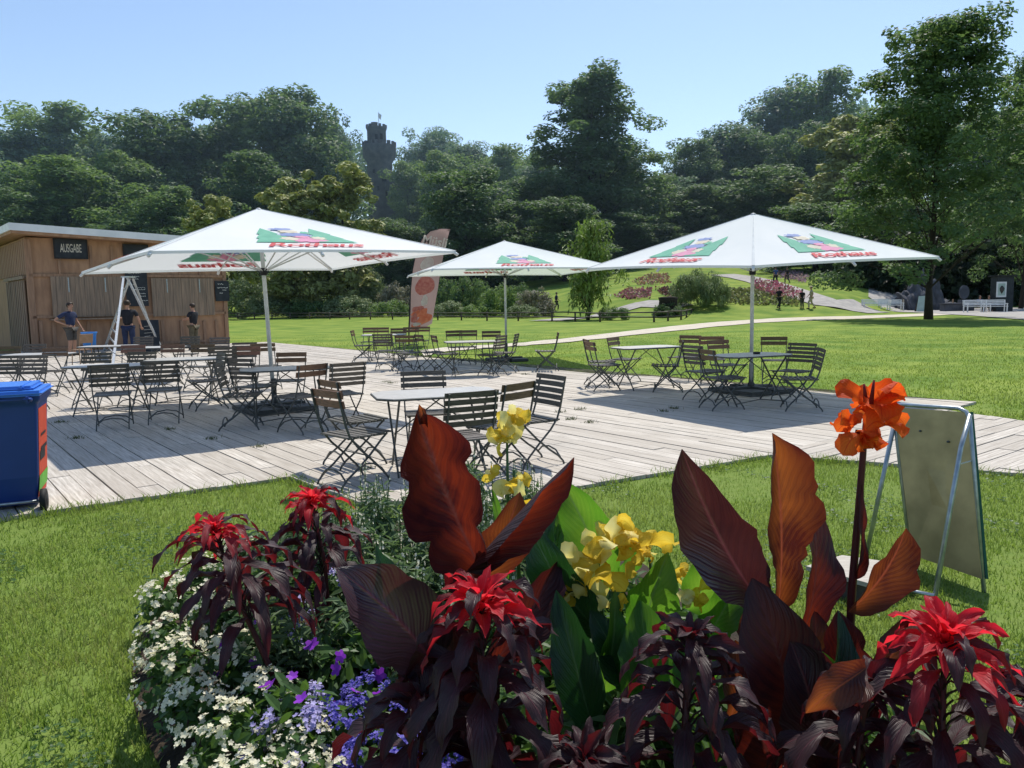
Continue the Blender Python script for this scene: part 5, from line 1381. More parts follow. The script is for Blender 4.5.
def simple_sign():
    p = GT(921, 312); T = thing('pavement_sign', 'pale greenish A-board standing left of the big tree trunk', 'sign', (p.x, p.y, p.z + .05), R(-14))
    M_['pale'] = pmat('pale board green', (.42, .52, .46), (.35, .44, .40), scale=3)
    MB().add([(-.45, -.3, 0), (.45, -.3, 0), (.55, .1, 1.35), (-.2, .1, 1.35), (-.45, -.26, 0), (.45, -.26, 0), (.55, .14, 1.35), (-.2, .14, 1.35)], [(0, 1, 2, 3), (7, 6, 5, 4), (0, 4, 5, 1), (1, 5, 6, 2), (2, 6, 7, 3), (3, 7, 4, 0)]).build('front_panel', M_['pale'], T)
    MB().add([(-.4, .6, 0), (.5, .6, 0), (.55, .16, 1.33), (-.2, .16, 1.33)], [(0, 1, 2, 3)]).build('rear_panel', M_['fence'], T)
    p = GT(1004, 312); T = thing('display_case', 'white framed poster case on a dark kiosk at the right edge', 'display', (p.x, p.y + 1, p.z - .05), R(6))
    z0 = W(1004, 296.5, p.y).z - p.z; z1 = W(1004, 281, p.y).z - p.z
    MB().box((0.4, 0, (z1 + .4) / 2), (1.5, .8, z1 + .4), bev=.02).build('kiosk_body', M_['signboard'], T)
    MB().box((0, -.44, (z0 + z1) / 2), (.86, .06, z1 - z0)).build('frame', M_['white'], T)
    MB().box((0, -.475, (z0 + z1) / 2), (.62, .02, (z1 - z0) * .78)).build('poster', M_['pale'], T)
    MB().lathe((0, -.488, (z0 + z1) / 2), [(.02, -.35), (.16, -.1), (.2, .1), (.06, .3)], 8).build('printed_motif', M_['greycloth'], T)
    MB().box((0.4, 0, z1 + .48), (1.8, 1.1, .12), bev=.02).build('roof', M_['black'], T)
    p = GT(973, 311); T = thing('statue_niche', 'rounded grey stone stele behind the seated people', 'stele', (p.x, p.y + 1.5, p.z - .05))
    z = W(973, 284, p.y + 1.5).z - p.z
    MB().box((0, 0, z * .22), (.8, .6, z * .44), bev=.03).build('plinth', M_['rock'], T)
    mb = MB(); vs = [(.42 * math.cos(a), -.12, z * .72 + z * .26 * math.sin(a)) for a in np.linspace(0, 6.283, 20)[:-1]]; k = len(vs); vs += [(x, .12, zz) for x, _, zz in vs]
    mb.add(vs, [tuple(range(k)), tuple(range(k, 2 * k))[::-1]] + [(i, (i + 1) % k, k + (i + 1) % k, k + i) for i in range(k)]); mb.build('oval_panel', M_['rock'], T)
    p = GT(960, 311.5); T = thing('stone_trough', 'low stone trough in the shade between the big trunk and the benches', 'trough', (p.x, p.y + .5, p.z - .05))
    MB().box((0, 0, .35), (2.6, .9, .7), bev=.05).build('basin', M_['rock'], T); MB().box((0, 0, .74), (2.8, 1.1, .08), bev=.02).build('rim', M_['rock'], T)
    for px, lab in ((903, 'slim white post in front of the rock grotto'), (952.5, 'slim brown marker post right of the big tree trunk')):
        p = GT(px, 311); mb = MB(); mb.tube([(0, 0, 0), (0, 0, 1.0)], .06, 8); mb.lathe((0, 0, 1.0), [(.075, 0), (.075, .05), (.02, .09)], 8)
        o = mb.build('marker_post', M_['beige'] if px < 910 else M_['lightwood'], loc=(p.x, p.y, p.z - .03)); tag(o, lab, 'post')
simple_sign()
# dark pump house / litter bin by the fence end
p = GT(676, 319); T = thing('tree_stump', 'dark hollow tree stump beside the end of the rail fence', 'stump', (p.x, p.y + 3, terrain(p.x, p.y + 3) - .05))
mb = MB(); mb.lathe((0, 0, 0), [(.95, 0), (.8, .5), (.72, 1.2), (.8, 1.5), (.5, 1.55), (.45, 1.0)], 12); mb.build('bark_shell', M_['bark'], T)
# ================================================================== FOREGROUND LAWN AND BED
BED = [(-1.12, 2.4), (-1.60, 3.1), (-1.94, 3.9), (-1.95, 4.8), (-1.5, 5.5), (-.6, 6.0), (.15, 5.9), (.65, 5.2), (1.0, 4.2), (1.35, 3.2), (1.75, 2.4), (1.8, 1.2), (0, .7), (-.75, 1.5)]
def inpoly(x, y, poly):
    c = np.zeros(len(x), bool)
    for i in range(len(poly)):
        ax, ay = poly[i]; bx, by = poly[i - 1]
        m = ((ay > y) != (by > y)); c ^= m & (x < (bx - ax) * (y - ay) / ((by - ay) if by != ay else 1e-9) + ax)
    return c
def soil():
    c = Vector((0, 3.3, 0)); P = [Vector((*p, 0)) for p in BED]; Q = []
    for i in range(len(P)):
        for k in range(4):
            a, b, d, e = P[i - 1], P[i], P[(i + 1) % len(P)], P[(i + 2) % len(P)]; t = k / 4
            Q.append(.5 * ((2 * b) + (d - a) * t + (2 * a - 5 * b + 4 * d - e) * t * t + (3 * b - a - 3 * d + e) * t ** 3))
    vs = [(c.x, c.y, .10)]; fs = []; n = len(Q); rings = 7
    for r in range(1, rings + 1):
        f = r / rings
        for q in Q:
            p = c.lerp(q, f); vs.append((p.x, p.y, (.10 * (1 - f ** 4) + .006 + (random.uniform(-.015, .015) if r < rings else 0))))
    for i in range(n): fs.append((0, 1 + i, 1 + (i + 1) % n))
    for r in range(rings - 1):
        for i in range(n): a = 1 + r * n; fs.append((a + i, a + n + i, a + n + (i + 1) % n, a + (i + 1) % n))
    me = bpy.data.meshes.new('soil'); me.from_pydata(vs, [], fs); me.materials.append(M_['soil']); struct(link(bpy.data.objects.new('soil', me)))
soil()

def sstep_np(a, b, x):
    t = np.clip((x - a) / (b - a), 0, 1); return t * t * (3 - 2 * t)
def grass(name, n, ylo, yhi, hgt, wid, label, seed, power=1.0):
    g = np.random.default_rng(seed); y = ylo + (yhi - ylo) * g.uniform(0, 1, n) ** power; x = g.uniform(-.72, .72, n) * (y + .6)
    k = ~inpoly(x, y, BED); 
    DK = [(p[0], p[1]) for p in DECK]
    k &= ~inpoly(x, y, DK) & ~inpoly(x, y, ARM)
    patch = np.sin(x * 1.7 + 1.3 * np.sin(y * 1.1)) + np.sin(y * 2.3 + x * .6) + .8 * np.sin(x * 5.1 - y * 3.7)
    k &= ~((patch < -1.15) & (g.uniform(0, 1, n) < .6)); k &= ~((np.sin(x * 3.3 + 2) * np.sin(y * 2.7 + .5 * x) > .86) & (g.uniform(0, 1, n) < .5))
    k &= g.uniform(0, 1, n) > sstep_np(yhi * .55, yhi, y) * .92
    x, y, patch = x[k], y[k], patch[k]; m = len(x)
    h = hgt * g.uniform(.35, 1.5, m) * (1 + .12 * patch); wd = wid * g.uniform(.7, 1.3, m); a = g.uniform(0, 6.283, m); ln = g.uniform(.1, .9, m) * h; la = g.uniform(0, 6.283, m)
    b = np.stack([x, y, np.zeros(m)], 1); s = np.stack([np.cos(a), np.sin(a), np.zeros(m)], 1) * wd[:, None]
    l_ = np.stack([np.cos(la) * ln, np.sin(la) * ln, h], 1)
    V = np.stack([b - s, b + s, b + l_ * [.45, .45, .62] + s * .6, b + l_ * [.45, .45, .62] - s * .6, b + l_], 1).reshape(-1, 3)
    k5 = (np.arange(m) * 5)[:, None]
    Fc = np.concatenate([k5 + [0, 1, 2], k5 + [0, 2, 3], k5 + [3, 2, 4]])
    fine = np.sin(x * 31 + 2 * np.sin(y * 17)) * np.sin(y * 27 + x * 9); t = np.clip(.36 + .22 * patch + .22 * fine + g.normal(0, .22, m), 0, 1); t = np.where(g.uniform(0, 1, m) < .08, 1.0, t); h = h * 1
    return tag(build_np(name, V, Fc, M_['blade'], tint=np.repeat(t, 5)), label, 'grass', kind='stuff')
grass('mown_grass', 330000, 1.9, 12., .034, .0028, 'short mown lawn grass around the flower bed and in front of the deck', 1, 1.25)
grass('distant_grass', 200000, 8.0, 42, .035, .008, 'sunny lawn grass beyond the deck', 2, 1.3)

def clover():
    g = np.random.default_rng(9); n = 26000; y = g.uniform(2.2, 8, n); x = g.uniform(-.72, .72, n) * (y + .6)
    k = ~inpoly(x, y, BED) & ~inpoly(x, y, DECK) & ~inpoly(x, y, ARM) & ((np.sin(x * 2.3 + 1) * np.sin(y * 1.9 + x) + .5 * np.sin(x * 7 + y * 5)) > .35)
    x, y = x[k], y[k]; m = len(x); P = np.stack([x, y, g.uniform(.012, .038, m)], 1)
    V, Fc = inst(FL3[0], FL3[1], P, rdir(m, g) * .35 + [0, 0, 1], rdir(m, g), .011 * g.uniform(.6, 1.3, m), g)
    tag(build_np('clover', V, Fc, M_['greenery'], tint=np.repeat(np.clip(g.normal(.5, .2, m), 0, 1), len(FL3[0]))), 'patches of clover in the lawn around the bed', 'clover', kind='stuff')
# ragged tufts along the deck edge
def tufts(name, pts, label, h=.10, per=26, spread=.06, seed=0, group=None, mat='blade'):
    g = np.random.default_rng(seed)
    P = np.array(pts).repeat(per, 0); m = len(P); x = P[:, 0] + g.normal(0, spread, m); y = P[:, 1] + g.normal(0, spread, m); z = P[:, 2]
    hh = h * g.uniform(.4, 1.2, m); a = g.uniform(0, 6.283, m); la = g.uniform(0, 6.283, m); ln = hh * g.uniform(.3, 1.1, m)
    b = np.stack([x, y, z], 1); s = np.stack([np.cos(a), np.sin(a), a * 0], 1) * .004; l_ = np.stack([np.cos(la) * ln, np.sin(la) * ln, hh], 1)
    V = np.stack([b - s, b + s, b + l_ * [.4, .4, .65] + s * .7, b + l_ * [.4, .4, .65] - s * .7, b + l_], 1).reshape(-1, 3)
    k5 = (np.arange(m) * 5)[:, None]; Fc = np.concatenate([k5 + [0, 1, 2], k5 + [0, 2, 3], k5 + [3, 2, 4]])
    o = build_np(name, V, Fc, M_[mat], tint=np.repeat(np.clip(g.normal(.3, .25, m), 0, 1), 5)); return tag(o, label, 'weed', group)
M_['weed'] = pmat('weed', (.05, .08, .02), (.12, .14, .05), tint='tint', rough=.7, trans=.2)
edge = []
for a, b in zip([DECK[0], DECK[1], DECK[2], DECK[5], (2.67, 7.98), (4.64, 6.95)], [DECK[1], DECK[2], DECK[3], DECK[6], (4.64, 6.95), (8.2, 5.1)]):
    L_ = math.hypot(b[0] - a[0], b[1] - a[1])
    for k in range(int(L_ * 9)):
        f = random.random(); edge.append((a[0] + (b[0] - a[0]) * f, a[1] + (b[1] - a[1]) * f - .04, 0))
tag(tufts('edge_grass', edge, 'longer unmown grass along the front edge of the deck', .085, 22, .07, 4), kind='stuff')
WE = [((171, 431), 'weed tuft in a deck joint under the second dark slatted chair'), ((213, 441), 'small dark weed tuft right of the second dark chair in the left shadow'),
      ((77, 440), 'flat weed tuft in the left shadow near the bin'), ((60, 424), 'flat weed at the edge of the left shadow behind the bin'),
      ((366, 471), 'pale grass tuft growing beneath the chair nearest the flower bed'), ((385, 383), 'left weed of a pair on the sunny deck near the far shadow'),
      ((391, 384), 'right weed of a pair on the sunny deck near the far shadow'), ((571, 421), 'largest weed tuft on the sunny deck in the centre'),
      ((588, 424), 'weed tuft right of the largest one on the sunny deck'), ((561, 414), 'weed tuft left of the largest one on the sunny deck'),
      ((579, 411), 'thin grass tuft behind the largest weed on the sunny deck'), ((664, 413), 'left weed of two in the shadow of the right parasol'),
      ((674, 410), 'right weed of two in the shadow of the right parasol'), ((525, 375), 'weed in the shadow right of the far table'), ((257, 449), 'thin weed at the border of the left parasol shadow')]
for i, (q, lab) in enumerate(WE):
    p = G(q[0], q[1] + 1); tufts('weed_tuft', [(p.x + random.uniform(-.04, .04), p.y + random.uniform(-.03, .03), DECKZ - .01) for _ in range(4)], lab, .05, 14, .04, 50 + i, 'weeds on the deck', 'weed')

# ------------------------------------------------------------------ leaf builder
def leaf(base, tip, wd, face, bow=0.12, cup=.25, wave=.02, n=16, m=6, peak=.42, twist=0.0, sharp=1.0, seed=0, nw=7.0, side_bow=0.0, droop_tip=0.0, fold=None):
    """grid leaf from base to tip; face: direction its upper face looks to; returns verts, faces, uvs"""
    g = random.Random(seed); base, tip, face = Vector(base), Vector(tip), Vector(face).normalized()
    ax = tip - base; L_ = ax.length; t0 = ax.normalized(); nrm = (face - t0 * face.dot(t0)).normalized(); sd = t0.cross(nrm).normalized()
    P = []
    for i in range(n + 1):
        t = i / n; P.append(base + ax * t + nrm * (bow * L_ * 4 * t * (1 - t)) + sd * side_bow * L_ * 4 * t * (1 - t) - Vector((0, 0, droop_tip * L_ * t ** 3)))
    vs = []; uv = []; ph = g.uniform(0, 6.28); ph2 = g.uniform(0, 6.28)
    for i in range(n + 1):
        t = i / n; tg = (P[min(i + 1, n)] - P[max(i - 1, 0)]).normalized()
        a = twist * (t - .3); nn = (nrm * math.cos(a) + sd * math.sin(a)); nn = (nn - tg * nn.dot(tg)).normalized(); ss = tg.cross(nn).normalized()
        # width profile
        wv = (t / peak) ** .62 if t < peak else max(0.0, 1 - ((t - peak) / (1 - peak)) ** (1.9 * sharp)) ** .85
        wv = wd / 2 * max(.012, wv) * (1 + .05 * math.sin(t * 23 + ph) + .035 * math.sin(t * 41 + ph2) - (.16 if (wd > .1 and g.random() < .05) else 0))
        for j in range(-m, m + 1):
            s = j / m; c = cup * wd * abs(s) ** 1.5 * (wv * 2 / wd)
            wob = wave * (abs(s) ** 2) * (math.sin(t * nw + ph + (1.5 if s > 0 else 0)) + .5 * math.sin(t * nw * 2.3 + ph2 + s)) * min(1, wv * 4 / wd)
            fx = s * wv
            if fold: fx *= math.cos(fold * abs(s)); c += math.sin(fold * abs(s)) * wv * abs(s)
            vs.append(P[i] + ss * fx + nn * (c + wob)); uv.append((.5 + s / 2, t))
    fs = []; w_ = 2 * m + 1
    for i in range(n):
        for j in range(w_ - 1): k = i * w_ + j; fs.append((k, k + 1, k + w_ + 1, k + w_))
    return vs, fs, uv
def add_leaf(mb, *a, mi=0, **k): v, f, u = leaf(*a, **k); mb.add(v, f, mi, True, u); return mb

M_['canna_dark'] = veined('bronze canna leaf', (.030, .011, .016), (.075, .022, .020), (.15, .035, .03), (.06, .008, .012), (.50, .06, .014), rough=.36, trans=.34)
M_['canna_purple'] = veined('purple canna leaf', (.040, .024, .034), (.075, .045, .055), (.22, .06, .07), (.10, .02, .02), (.22, .04, .03), rough=.27, trans=.18, spec=.6)
M_['canna_gold'] = veined('backlit canna leaf', (.05, .015, .014), (.13, .038, .018), (.42, .09, .04), (.12, .018, .012), (.72, .19, .028), rough=.4, trans=.40, freq=44)  # golden copy of the bronze leaf, backlight put into its colours
M_['canna_green'] = veined('green canna leaf', (.028, .095, .018), (.06, .16, .03), (.14, .26, .06), (.12, .34, .02), (.34, .58, .05), rough=.3, trans=.42, freq=40)
M_['canna_deep'] = veined('deep green canna leaf', (.012, .045, .018), (.028, .075, .026), (.06, .13, .05), (.03, .12, .02), (.06, .2, .03), rough=.28, trans=.22)
M_['ama_dark'] = veined('burgundy amaranth leaf', (.022, .008, .012), (.055, .020, .026), (.11, .026, .04), (.13, .008, .014), (.42, .03, .035), rough=.40, trans=.26, freq=26, slant=1.6, spec=.5)
M_['ama_red'] = veined('crimson amaranth leaf', (.50, .012, .028), (.75, .03, .055), (.85, .10, .12), (.95, .02, .05), (1.0, .10, .09), rough=.38, trans=.5, freq=26, slant=1.6)
M_['ama_mix'] = veined('red and burgundy leaf', (.12, .010, .018), (.34, .018, .03), (.5, .04, .06), (.65, .02, .035), (.85, .05, .05), rough=.38, trans=.45, freq=26)
M_['stem_dark'] = pmat('dark stem', (.09, .016, .02), (.05, .012, .015), scale=12, rough=.45, trans=.15, tcol=(.4, .04, .03))
M_['stem_green'] = pmat('green stem', (.07, .14, .035), (.05, .10, .03), scale=12, rough=.45)
M_['pet_orange'] = pmat('orange petal', (.88, .17, .025), (.80, .11, .018), scale=14, rough=.5, trans=.5, tcol=(1.0, .28, .03), detail=6)
M_['pet_yellow'] = pmat('yellow petal', (.86, .68, .07), (.80, .55, .03), scale=22, rough=.5, trans=.45, tcol=(1.0, .80, .10), detail=6)
M_['pet_cream'] = pmat('cream petal', (.88, .80, .34), (.84, .70, .16), scale=22, rough=.5, trans=.45)
M_['pet_orange'] = veined('orange petal', (.70, .07, .012), (.92, .22, .03), (.70, .08, .02), (.85, .10, .012), (1.0, .36, .05), rough=.5, trans=.48, freq=16, slant=3.0, spec=.2)
M_['pet_yellow'] = veined('yellow petal', (.72, .48, .025), (.90, .74, .12), (.75, .5, .04), (.85, .55, .03), (1.0, .86, .16), rough=.5, trans=.45, freq=16, slant=3.0, spec=.2)
M_['pet_spot'] = pmat('dark red bud', (.28, .02, .02), (.16, .015, .02), scale=22, rough=.5, trans=.3)

def stem(T, pts, r, mat, name='stem'):
    mb = MB(); mb.tube(pts, r, 8); return mb.build(name, mat, T)

def canna(label, spec, base, stem_pts=None, stem_mat='stem_dark', r0=.016):
    o = Vector(base); T = thing('canna_lily', label, 'plant', tuple(o), 0, 'canna lilies in the bed')
    if stem_pts: stem(T, [Vector((0, 0, 0))] + [Vector(p) - o for p in stem_pts], [r0 * (1 - .6 * i / len(stem_pts)) for i in range(len(stem_pts) + 1)], M_[stem_mat])
    for i, s in enumerate(spec):
        (b, t, wd, face, mat), kw = s[:5], (s[5] if len(s) > 5 else {})
        mb = MB(); add_leaf(mb, W(*b) - o, W(*t) - o, wd, face, seed=i + int(o.x * 100), **kw); mb.build('leaf', M_[mat], T)
    return T
def flower_head(T, c, size, mat, n=9, seed=0, mix=None, face=(0, -1, .2), name='flower'):
    g = random.Random(seed); o = T.location; c = Vector(c) - o; mb = MB()
    for i in range(n):
        a = g.uniform(0, 6.28); el = g.uniform(-.25, 1.0)
        b = c + Vector((g.uniform(-.5, .5), g.uniform(-.5, .5), g.uniform(-.5, .35))) * size * .55
        d = Vector((math.cos(a) * math.cos(el), math.sin(a) * math.cos(el), math.sin(el)))
        L_ = size * g.uniform(.5, .8); f = Vector((g.uniform(-.6, .6), -1, g.uniform(-.3, .8)))
        add_leaf(mb, b, b + d * L_, L_ * g.uniform(.75, 1.1), f, seed=seed * 31 + i, mi=(1 if mix and g.random() < .35 else 0), bow=g.uniform(-.2, .3), cup=g.uniform(-.35, .4), wave=L_ * .11, n=10, m=5,
                 peak=.65, nw=8, twist=g.uniform(-1.2, 1.2), droop_tip=g.uniform(0, .75), sharp=2.0)
    mb.build(name, [M_[mat]] + ([M_[mix]] if mix else []), T)

FC = (0, -1, .25)
# left dark canna
b0 = (.02, 2.45, .08)
T = canna('bronze canna left of centre with raised red leaves and a dark purple one', [
 ((500, 602, 2.36), (417, 411, 2.30), .315, (-.35, -1, .2), 'canna_dark', dict(bow=.03, cup=.2, wave=.018, side_bow=-.02, peak=.6, sharp=1.5, fold=.75, twist=.9, n=24, m=8)),
 ((466, 572, 2.30), (574, 457, 2.22), .125, (.5, -1, -.3), 'canna_dark', dict(bow=-.04, cup=.5, side_bow=.03, wave=.012, fold=.5)),
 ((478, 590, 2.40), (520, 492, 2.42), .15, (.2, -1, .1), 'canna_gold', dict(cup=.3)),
 ((450, 690, 2.10), (336, 568, 2.02), .225, (-.2, -.8, .75), 'canna_purple', dict(bow=.10, cup=.2, wave=.024, side_bow=.05, peak=.5, sharp=1.1, twist=.4, n=24, m=8)),
 ((432, 640, 2.26), (376, 545, 2.34), .11, (-.5, -1, .3), 'canna_deep', dict(cup=.3)),
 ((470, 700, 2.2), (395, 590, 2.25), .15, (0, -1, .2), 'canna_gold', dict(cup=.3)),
 ((470, 740, 2.15), (440, 610, 2.1), .2, (.2, -1, .2), 'canna_dark', dict(cup=.3)),
 ((480, 680, 2.35), (560, 560, 2.5), .15, (.2, -1, .2), 'canna_dark', dict(cup=.3))], b0, [W(468, 640, 2.4), W(484, 590, 2.38)])
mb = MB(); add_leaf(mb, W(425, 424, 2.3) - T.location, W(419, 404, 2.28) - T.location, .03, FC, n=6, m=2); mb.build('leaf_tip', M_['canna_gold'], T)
# middle right canna
b1 = (.66, 2.35, .08)
T = canna('bronze canna right of centre with a dark pink-ribbed leaf beside a golden one', [
 ((764, 606, 2.22), (682, 449, 2.10), .215, (-.25, -1, .35), 'canna_purple', dict(bow=.06, cup=.22, wave=.026, side_bow=-.04, peak=.5, sharp=1.0, fold=.35, twist=-.5, n=24, m=8)),
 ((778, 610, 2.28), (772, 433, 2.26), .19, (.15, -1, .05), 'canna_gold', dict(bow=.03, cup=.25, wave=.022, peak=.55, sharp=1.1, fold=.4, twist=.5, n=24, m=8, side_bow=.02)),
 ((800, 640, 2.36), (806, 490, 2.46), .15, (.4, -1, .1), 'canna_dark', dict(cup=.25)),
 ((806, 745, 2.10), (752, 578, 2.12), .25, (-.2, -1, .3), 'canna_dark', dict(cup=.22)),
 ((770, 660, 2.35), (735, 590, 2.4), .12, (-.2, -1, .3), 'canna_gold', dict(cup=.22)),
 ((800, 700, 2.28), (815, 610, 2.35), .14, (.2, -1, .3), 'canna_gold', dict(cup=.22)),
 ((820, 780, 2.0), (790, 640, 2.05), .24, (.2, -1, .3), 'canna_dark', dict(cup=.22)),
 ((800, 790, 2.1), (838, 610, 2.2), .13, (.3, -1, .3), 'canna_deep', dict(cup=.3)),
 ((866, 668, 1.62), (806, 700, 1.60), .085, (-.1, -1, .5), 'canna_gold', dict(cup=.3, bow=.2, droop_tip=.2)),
 ((780, 790, 2.2), (745, 690, 2.2), .2, (-.2, -1, .3), 'canna_dark', dict(cup=.22))], b1, [W(790, 720, 2.25), W(782, 640, 2.26)])
# right canna with the orange bloom
b2 = (.90, 2.3, .08)
T = canna('tall canna on the right carrying a large orange bloom above the bronze leaves', [
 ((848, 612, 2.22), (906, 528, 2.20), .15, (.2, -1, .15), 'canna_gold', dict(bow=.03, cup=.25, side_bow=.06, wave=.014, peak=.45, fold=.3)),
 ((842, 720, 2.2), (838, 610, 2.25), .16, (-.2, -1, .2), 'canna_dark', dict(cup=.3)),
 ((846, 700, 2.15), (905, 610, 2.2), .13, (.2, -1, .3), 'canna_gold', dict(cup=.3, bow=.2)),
 ((850, 760, 2.1), (820, 650, 2.15), .14, (.0, -1, .3), 'canna_green', dict(cup=.3)),
 ((855, 580, 2.24), (858, 478, 2.25), .026, (.0, -1, .0), 'canna_dark', dict(cup=.8, peak=.3))], b2, [W(846, 720, 2.24), W(852, 590, 2.24), W(863, 455, 2.24), W(866, 415, 2.24)], r0=.017)
top = W(866, 425, 2.24)
flower_head(T, W(870, 407, 2.23), .128, 'pet_orange', 9, 3)
flower_head(T, W(846, 418, 2.26), .11, 'pet_orange', 6, 4)
flower_head(T, W(866, 440, 2.22), .12, 'pet_orange', 8, 5)
flower_head(T, W(884, 416, 2.24), .10, 'pet_orange', 5, 8)
for a, b in (((866, 402, 2.22), (864, 384, 2.22)), ((871, 404, 2.2), (874, 380, 2.2)), ((858, 430, 2.22), (852, 456, 2.2))):
    mb = MB(); mb.tube([W(*a) - T.location, W(*b) - T.location], [.007, .003], 6); mb.build('bud', M_['pet_spot'], T)

# green cannas with yellow blooms
b3 = (.28, 2.75, .08)
T = canna('green-leaved canna in the middle of the bed with a cluster of pale yellow blooms', [
 ((608, 590, 2.72), (560, 480, 2.68), .20, (-.1, -1, .3), 'canna_green', dict(cup=.2, side_bow=.04, peak=.45)),
 ((612, 640, 2.60), (527, 520, 2.52), .18, (-.4, -1, .4), 'canna_deep', dict(cup=.22, side_bow=-.03)),
 ((622, 585, 2.7), (619, 510, 2.72), .075, (.6, -1, .2), 'canna_green', dict(cup=.4)),
 ((596, 740, 2.3), (556, 590, 2.38), .15, (-.1, -1, .4), 'canna_deep', dict(cup=.2)),
 ((585, 640, 2.6), (575, 555, 2.6), .12, (-.1, -1, .4), 'canna_deep', dict(cup=.2)),
 ((640, 700, 2.4), (590, 610, 2.45), .15, (.1, -1, .4), 'canna_deep', dict(cup=.2)),
 ((600, 700, 2.4), (615, 590, 2.45), .10, (.3, -1, .4), 'canna_green', dict(cup=.3))], b3, [W(604, 640, 2.68), W(598, 560, 2.66)], 'stem_green')
for i, (px, py, Y, s, n) in enumerate([(588, 556, 2.5, .085, 9), (606, 540, 2.56, .075, 7), (596, 580, 2.48, .08, 8), (612, 604, 2.46, .05, 5), (576, 590, 2.5, .06, 5)]): flower_head(T, W(px, py, Y), s * 1.5, 'pet_yellow', n, 20 + i, 'pet_cream')
b4 = (.52, 2.7, .08)
T = canna('green-leaved canna right of the middle with bright yellow-green sunlit leaves and yellow blooms', [
 ((640, 640, 2.55), (668, 552, 2.5), .17, (.1, -1, .3), 'canna_green', dict(cup=.18, side_bow=-.05)),
 ((688, 610, 2.5), (735, 533, 2.46), .17, (.2, -1, .4), 'canna_green', dict(cup=.18, side_bow=-.04)),
 ((700, 650, 2.4), (748, 568, 2.36), .12, (-.3, -1, .3), 'canna_green', dict(cup=.25)),
 ((650, 720, 2.35), (640, 600, 2.4), .2, (0, -1, .3), 'canna_green', dict(cup=.25)),
 ((700, 700, 2.35), (690, 620, 2.4), .13, (0, -1, .3), 'canna_green', dict(cup=.25)),
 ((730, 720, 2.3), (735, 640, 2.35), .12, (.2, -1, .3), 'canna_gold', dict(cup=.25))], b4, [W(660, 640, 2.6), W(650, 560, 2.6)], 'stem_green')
for i, (px, py, Y, s, n) in enumerate([(642, 536, 2.55, .08, 8), (640, 556, 2.5, .06, 6), (655, 545, 2.6, .06, 5), (676, 578, 2.5, .05, 5), (697, 596, 2.42, .06, 7), (708, 606, 2.42, .045, 4)]): flower_head(T, W(px, py, Y), s * 1.5, 'pet_yellow', n, 40 + i, 'pet_cream')
b5 = (.0, 3.05, .08)
T = canna('slender canna topped by bright yellow flowers in front of the nearest table', [
 ((540, 600, 2.95), (560, 500, 2.95), .12, (.2, -1, .3), 'canna_deep', dict(cup=.2)),
 ((555, 560, 2.9), (557, 496, 2.95), .022, (.2, -1, .3), 'canna_green', dict(cup=.4)),
 ((506, 580, 3.0), (492, 488, 3.02), .04, (.2, -1, .3), 'canna_green', dict(cup=.4))], b5, [W(508, 600, 3.02), W(508, 500, 3.0), W(507, 440, 3.0)], 'stem_green', r0=.012)
stem(T, [Vector(W(520, 600, 2.98)) - T.location, Vector(W(514, 470, 2.98)) - T.location], [.009, .007], M_['stem_green'])
for i, (px, py, Y, s, n) in enumerate([(512, 422, 3.0, .075, 9), (502, 436, 3.0, .075, 9), (506, 416, 3.0, .05, 5), (492, 473, 3.0, .045, 5), (513, 488, 2.9, .06, 6), (536, 506, 2.9, .055, 6), (522, 480, 2.95, .05, 5)]): flower_head(T, W(px, py, Y), s * 1.5, 'pet_yellow', n, 60 + i, 'pet_cream')

